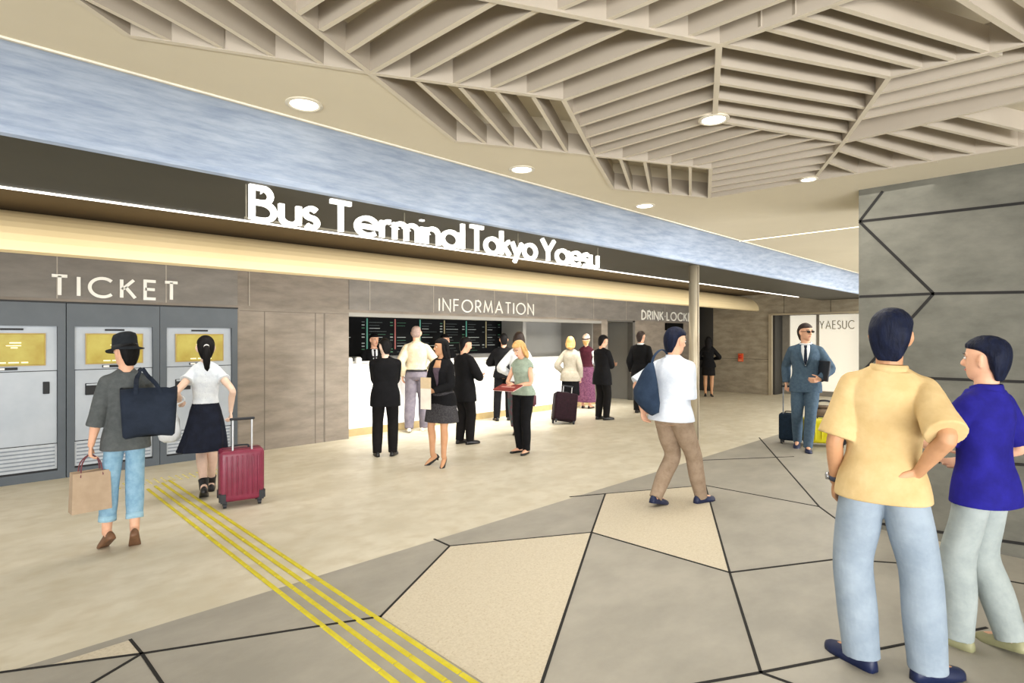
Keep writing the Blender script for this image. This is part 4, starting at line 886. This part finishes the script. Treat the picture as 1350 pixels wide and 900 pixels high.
# ================================================================== things people carry
def seg(bm, a, b, r, n=10): tube(bm, [a, b], r, n, 1, False, False)
def suitcase(label, loc, rz, tilt, w_, h, d, shell, dark, handle=.40, ribs=7, name='suitcase', soft=False, hmat=None):
    """origin between the rear wheels; tilt leans the case back (towards -Y) about the wheels"""
    r_ = thing(name, label, 'suitcase', loc, rz); r_.rotation_euler = (math.radians(tilt), 0, rz)
    wz = .055; bm = bmesh.new(); box(bm, -w_/2, w_/2, 0, d, wz, wz+h)
    bmesh.ops.bevel(bm, geom=bm.edges[:], offset=.045, segments=4, affect='EDGES', profile=.55); sh = link_mesh('shell', bm, shell, r_)
    for p_ in sh.data.polygons: p_.use_smooth = True
    if ribs:
        for i in range(ribs):
            x = -w_/2+.06+(w_-.12)*i/(ribs-1)
            for y in (-.004, d+.004):
                bm = bmesh.new(); tube(bm, [(x, y, wz+.07), (x, y, wz+h-.06)], .008, 6, 1, True, True); link_mesh('rib', bm, shell, sh, True)
    bm = bmesh.new(); box(bm, -w_/2-.003, w_/2+.003, d*.5-.008, d*.5+.008, wz+.03, wz+h-.03); box(bm, -w_/2+.03, w_/2-.03, d*.5-.008, d*.5+.008, wz-.002, wz+h+.003); link_mesh('zip', bm, dark, r_)
    for sx in (-1, 1):
        for y in (.03, d-.03):
            wh = bmesh.new(); tube(wh, [(sx*(w_/2-.045)-.014, y, .024), (sx*(w_/2-.045)+.014, y, .024)], .024, 16, 1, False, False); wo = link_mesh('wheel', wh, dark, r_)
            bbox('wheel_fork', (sx*(w_/2-.045)-.02, sx*(w_/2-.045)+.02, y-.012, y+.012, .03, wz+.01), dark, wo)
            if not soft:
                g = bmesh.new(); box(g, sx*(w_/2-.03)-.036, sx*(w_/2-.03)+.036, y-.034, y+.034, wz-.004, wz+.10); bmesh.ops.bevel(g, geom=g.edges[:], offset=.014, segments=2, affect='EDGES'); link_mesh('corner_guard', g, dark, r_)
    if handle:
        hm = hmat or mat('handle_alu', (200, 202, 206), .3, metal=.6); y = .03
        for sx in (-1, 1):
            g = bmesh.new(); seg(g, V((sx*.085, y, wz+h-.01)), V((sx*.085, y, wz+h+handle)), .009); link_mesh('handle_tube', g, hm, r_)
        g = bmesh.new(); tube(g, [(-.10, y, wz+h+handle), (.10, y, wz+h+handle)], .014, 10, 1); link_mesh('grip', g, dark, r_)
    g = bmesh.new(); tube(g, [(-.07, d*.6, wz+h), (-.06, d*.6, wz+h+.022), (.06, d*.6, wz+h+.022), (.07, d*.6, wz+h)], .009, 8, 3); link_mesh('carry_handle', g, dark, r_)
    return r_
DARKP = mat('dark_plastic', (34, 36, 42), .45)
def head_to(px): r = ray(px); return math.atan2(r.y, r.x)-PI/2
q = floor_pt(320, 668)
suitcase('crimson ribbed hard shell suitcase rolling behind the ponytailed woman', (q.x, q.y, .002), head_to(322)+.12, 0, .40, .50, .25, mat('crimson_shell', (130, 44, 68), .35, (114, 36, 57), 10), DARKP, .30)
q = floor_pt(745, 560)
suitcase('dark wine soft suitcase leaning behind the woman in the beige jacket', (q.x, q.y, .035), head_to(745)+.25, -14, .44, .54, .28, fab('dark_wine_bag', (38, 18, 26), (28, 13, 19), 20), DARKP, .12, 0, soft=True).rotation_euler.y = math.radians(9)
q = floor_pt(1040, 586)
suitcase('navy soft trolley case beside the businessman', (q.x, q.y, .002), head_to(1040)-.15, 0, .30, .42, .20, fab('navy_trolley', (28, 44, 60), (20, 33, 46), 20), DARKP, .42, 0, soft=True, hmat=mat('handle_grey', (120, 124, 130), .3, metal=.6))
# yellow case and grey-brown bag behind the businessman
q = floor_pt(1088, 590)
suitcase('bright yellow hard shell suitcase on the floor between businessman and yellow polo man', (q.x, q.y, .002), head_to(1088)+.2, 0, .56, .36, .3, mat('yellow_shell', (232, 222, 40), .4, (220, 206, 30), 8), DARKP, 0, 6)
q = floor_pt(1087, 554)
t = thing('duffel_bag', 'grey brown duffel bag on the floor behind the yellow suitcase', 'bag', (q.x, q.y, .002), head_to(1087))
bm = bmesh.new(); box(bm, -.26, .26, 0, .3, 0, .28); bmesh.ops.bevel(bm, geom=bm.edges[:], offset=.07, segments=4, affect='EDGES'); link_mesh('body', bm, fab('grey_brown', (124, 108, 92), (106, 92, 78), 12), t, True)
for y in (.05, .25):
    bm = bmesh.new(); tube(bm, [(-.12, y, .24), (-.1, y+.03, .36), (.1, y+.03, .36), (.12, y, .24)], .011, 8, 4); link_mesh('handle', bm, DARKP, t)
bbox('zip', (-.2, .2, .14, .16, .278, .284), DARKP, t)

def carry(name, label, cat, w_, rz, group=None): return thing(name, label, cat, w_, rz, group)
def hand_w(p, e, d=.07): return p.pt(p.wr[e]+p.hd[e][0]*d)
# paper bag in the hat man's left hand
hw = hand_w(p1, -1, .085)
t = carry('paper_bag', 'brown paper shopping bag hanging from the left hand of the man in the hat', 'bag', hw, p1.heading-PI/2+.15)
bm = bmesh.new(); z1, z0, a, b = -.12, -.42, .125, .06
rings = [[V((x*sx, y*sy, z)) for x, y in ((-a, -b), (a, -b), (a, b), (-a, b))] for z, sx, sy in ((z1, .94, .8), (z0, 1, 1), (z0+.004, .985, .97), (z1, .925, .77))]
loft(bm, rings, False, True); pb = link_mesh('body', bm, mat('kraft_paper', (178, 156, 132), .8, (166, 144, 120), 8), t)
for y in (-.047, .047):
    bm = bmesh.new(); tube(bm, [(-.07, y, z1-.03), (-.055, y*.6, -.05), (0, 0, .004), (.055, y*.6, -.05), (.07, y, z1-.03)], .005, 8, 4); link_mesh('handle', bm, mat('cord_maroon', (112, 62, 68), .7), t)
# navy tote on his right shoulder
t = carry('tote_bag', 'large navy tote bag slung over the shoulder of the man in the hat', 'bag', p1.pt((.075, -.135, 1.46)), p1.heading-PI/2-.12)
M_TOTE = fab('tote_navy', (38, 46, 60), (28, 35, 47), 7, .5)
bm = bmesh.new(); rings = []
for z, w_, d_ in ((-.075, .19, .045), (-.15, .188, .06), (-.26, .182, .07), (-.37, .176, .066), (-.425, .172, .055), (-.44, .158, .035)):
    rings.append([V((.07+w_*math.copysign(abs(math.cos(a))**.35, math.cos(a)), -.055+d_*math.copysign(abs(math.sin(a))**.7, math.sin(a)), z+.012*math.sin(3*a))) for a in [2*PI*i/28 for i in range(28)]])
loft(bm, rings); link_mesh('body', bm, M_TOTE, t, True)
for y in (-.10, -.015):
    bm = bmesh.new(); tube(bm, [(-.02, y, -.15), (-.015, y*.9-.01, -.06), (-.01, .02, .0), (.02, .14, .075), (.06, .06, .02), (.12, y*.8-.01, -.05), (.155, y, -.15)], .016, 8, 4, flat=(1, .35)); link_mesh('strap', bm, M_TOTE, t)
# white plastic bag on the ponytailed woman's left arm
t = carry('shopping_bag', 'white crumpled shopping bag on the left arm of the ponytailed woman', 'bag', p2.pt(p2.el[-1].lerp(p2.wr[-1], .72)), p2.heading-PI/2)
bm = bmesh.new(); rings = []
for z, w_, d_ in ((-.03, .02, .03), (-.10, .055, .05), (-.20, .085, .07), (-.30, .10, .08), (-.38, .09, .075), (-.41, .05, .04)):
    rings.append([V((-.085+w_*math.cos(a)*(1+.10*math.sin(5*a+z*30)), .0+d_*math.sin(a)*(1+.10*math.cos(4*a+z*20)), z)) for a in [2*PI*i/26 for i in range(26)]])
loft(bm, rings); link_mesh('body', bm, mat('white_plastic', (228, 232, 236), .45, (214, 219, 225), 12, bump=.5), t, True)
bm = bmesh.new(); tube(bm, [(-.09, -.02, -.06), (-.05, -.02, .0), (0, -.02, .052), (.046, -.01, .0), (-.06, .0, -.06)], .008, 8, 4); link_mesh('handle', bm, mat('white_plastic', (228, 232, 236)), t)
# papers, booklet, handbag
t = carry('paper_folder', 'cream paper envelopes held upright by the woman in the black jacket', 'papers', p5.pt(p5.wr[1]+p5.hd[1][0]*.06+V((-.02, .05, 0))), p5.heading-PI/2)
bbox('envelope', (-.075, .075, -.006, .006, .02, .30), mat('manila', (206, 184, 150), .7), t); bbox('sheet', (-.085, .07, .008, .012, -.10, .16), mat('paper_white', (228, 220, 206), .7), t)
t = carry('booklet', 'red booklet open in the hands of the blonde woman in the sage top', 'booklet', p9.pt((p9.wr[-1]+p9.wr[1])/2+V((0, .12, .0))), p9.heading-PI/2); t.rotation_euler = (math.radians(-14), 0, p9.heading-PI/2)
bbox('cover', (-.17, .17, -.10, .14, -.008, .006), mat('booklet_red', (150, 48, 44), .5, (112, 36, 36), 16), t); bbox('pages', (-.16, .16, -.13, .13, -.02, -.008), mat('page_pink', (222, 190, 180), .6), t); bbox('cover_stripe', (-.12, .10, .0, .04, .006, .010), mat('booklet_pale', (206, 150, 140), .6), t)
hw = hand_w(p8, 1, .07)
t = carry('handbag', 'dark red handbag hanging from the hand of the hidden woman in white', 'bag', hw, p8.heading-PI/2)
bm = bmesh.new(); box(bm, -.11, .11, -.045, .045, -.36, -.15); bmesh.ops.bevel(bm, geom=bm.edges[:], offset=.025, segments=3, affect='EDGES'); link_mesh('body', bm, mat('bag_wine', (96, 50, 58), .5), t, True)
for y in (-.025, .025):
    bm = bmesh.new(); tube(bm, [(-.07, y, -.17), (-.04, y*.5, -.05), (0, 0, 0), (.04, y*.5, -.05), (.07, y, -.17)], .006, 8, 4); link_mesh('handle', bm, mat('bag_wine', (96, 50, 58)), t)
# businessman's portfolio
t = carry('portfolio_case', 'slim black portfolio case tucked under the arm of the businessman', 'case', p16.pt(p16.wr[-1]+V((-.045, -.02, .12))), p16.heading-PI/2+.5); t.rotation_euler = (0, math.radians(-8), p16.heading-PI/2+.5)
bbox('body', (-.012, .012, -.14, .14, -.15, .14), mat('portfolio_black', (38, 42, 50), .5), t, .006, 2); bbox('zip', (-.014, .014, -.13, .13, .138, .144), mat('zip_grey', (90, 94, 100), .4), t)
# navy shoulder bag of the striding man
t = carry('shoulder_bag', 'navy slouchy shoulder bag on the back of the striding man in white', 'bag', p14.pt((-.10, -.20, 1.38)), p14.heading-PI/2)
M_NB = fab('bag_navy', (46, 62, 84), (34, 48, 68), 6, .4)
bm = bmesh.new(); rings = []
for z, x0, x1, d_ in ((-.02, .02, .07, .022), (-.10, -.06, .09, .04), (-.22, -.13, .115, .06), (-.34, -.17, .14, .07), (-.43, -.165, .13, .066), (-.465, -.13, .06, .04)):
    rings.append([V(((x0+x1)/2+(x1-x0)/2*math.cos(a), -.02+d_*math.sin(a), z-.06*math.cos(a)*(z < -.3))) for a in [2*PI*i/26 for i in range(26)]])
loft(bm, rings); link_mesh('body', bm, M_NB, t, True)
bm = bmesh.new(); tube(bm, [(.04, -.02, -.06), (.05, .02, .05), (.04, .14, .105), (.03, .25, .05), (.06, .30, -.1)], .016, 8, 4, flat=(1, .4)); link_mesh('strap', bm, M_NB, t)
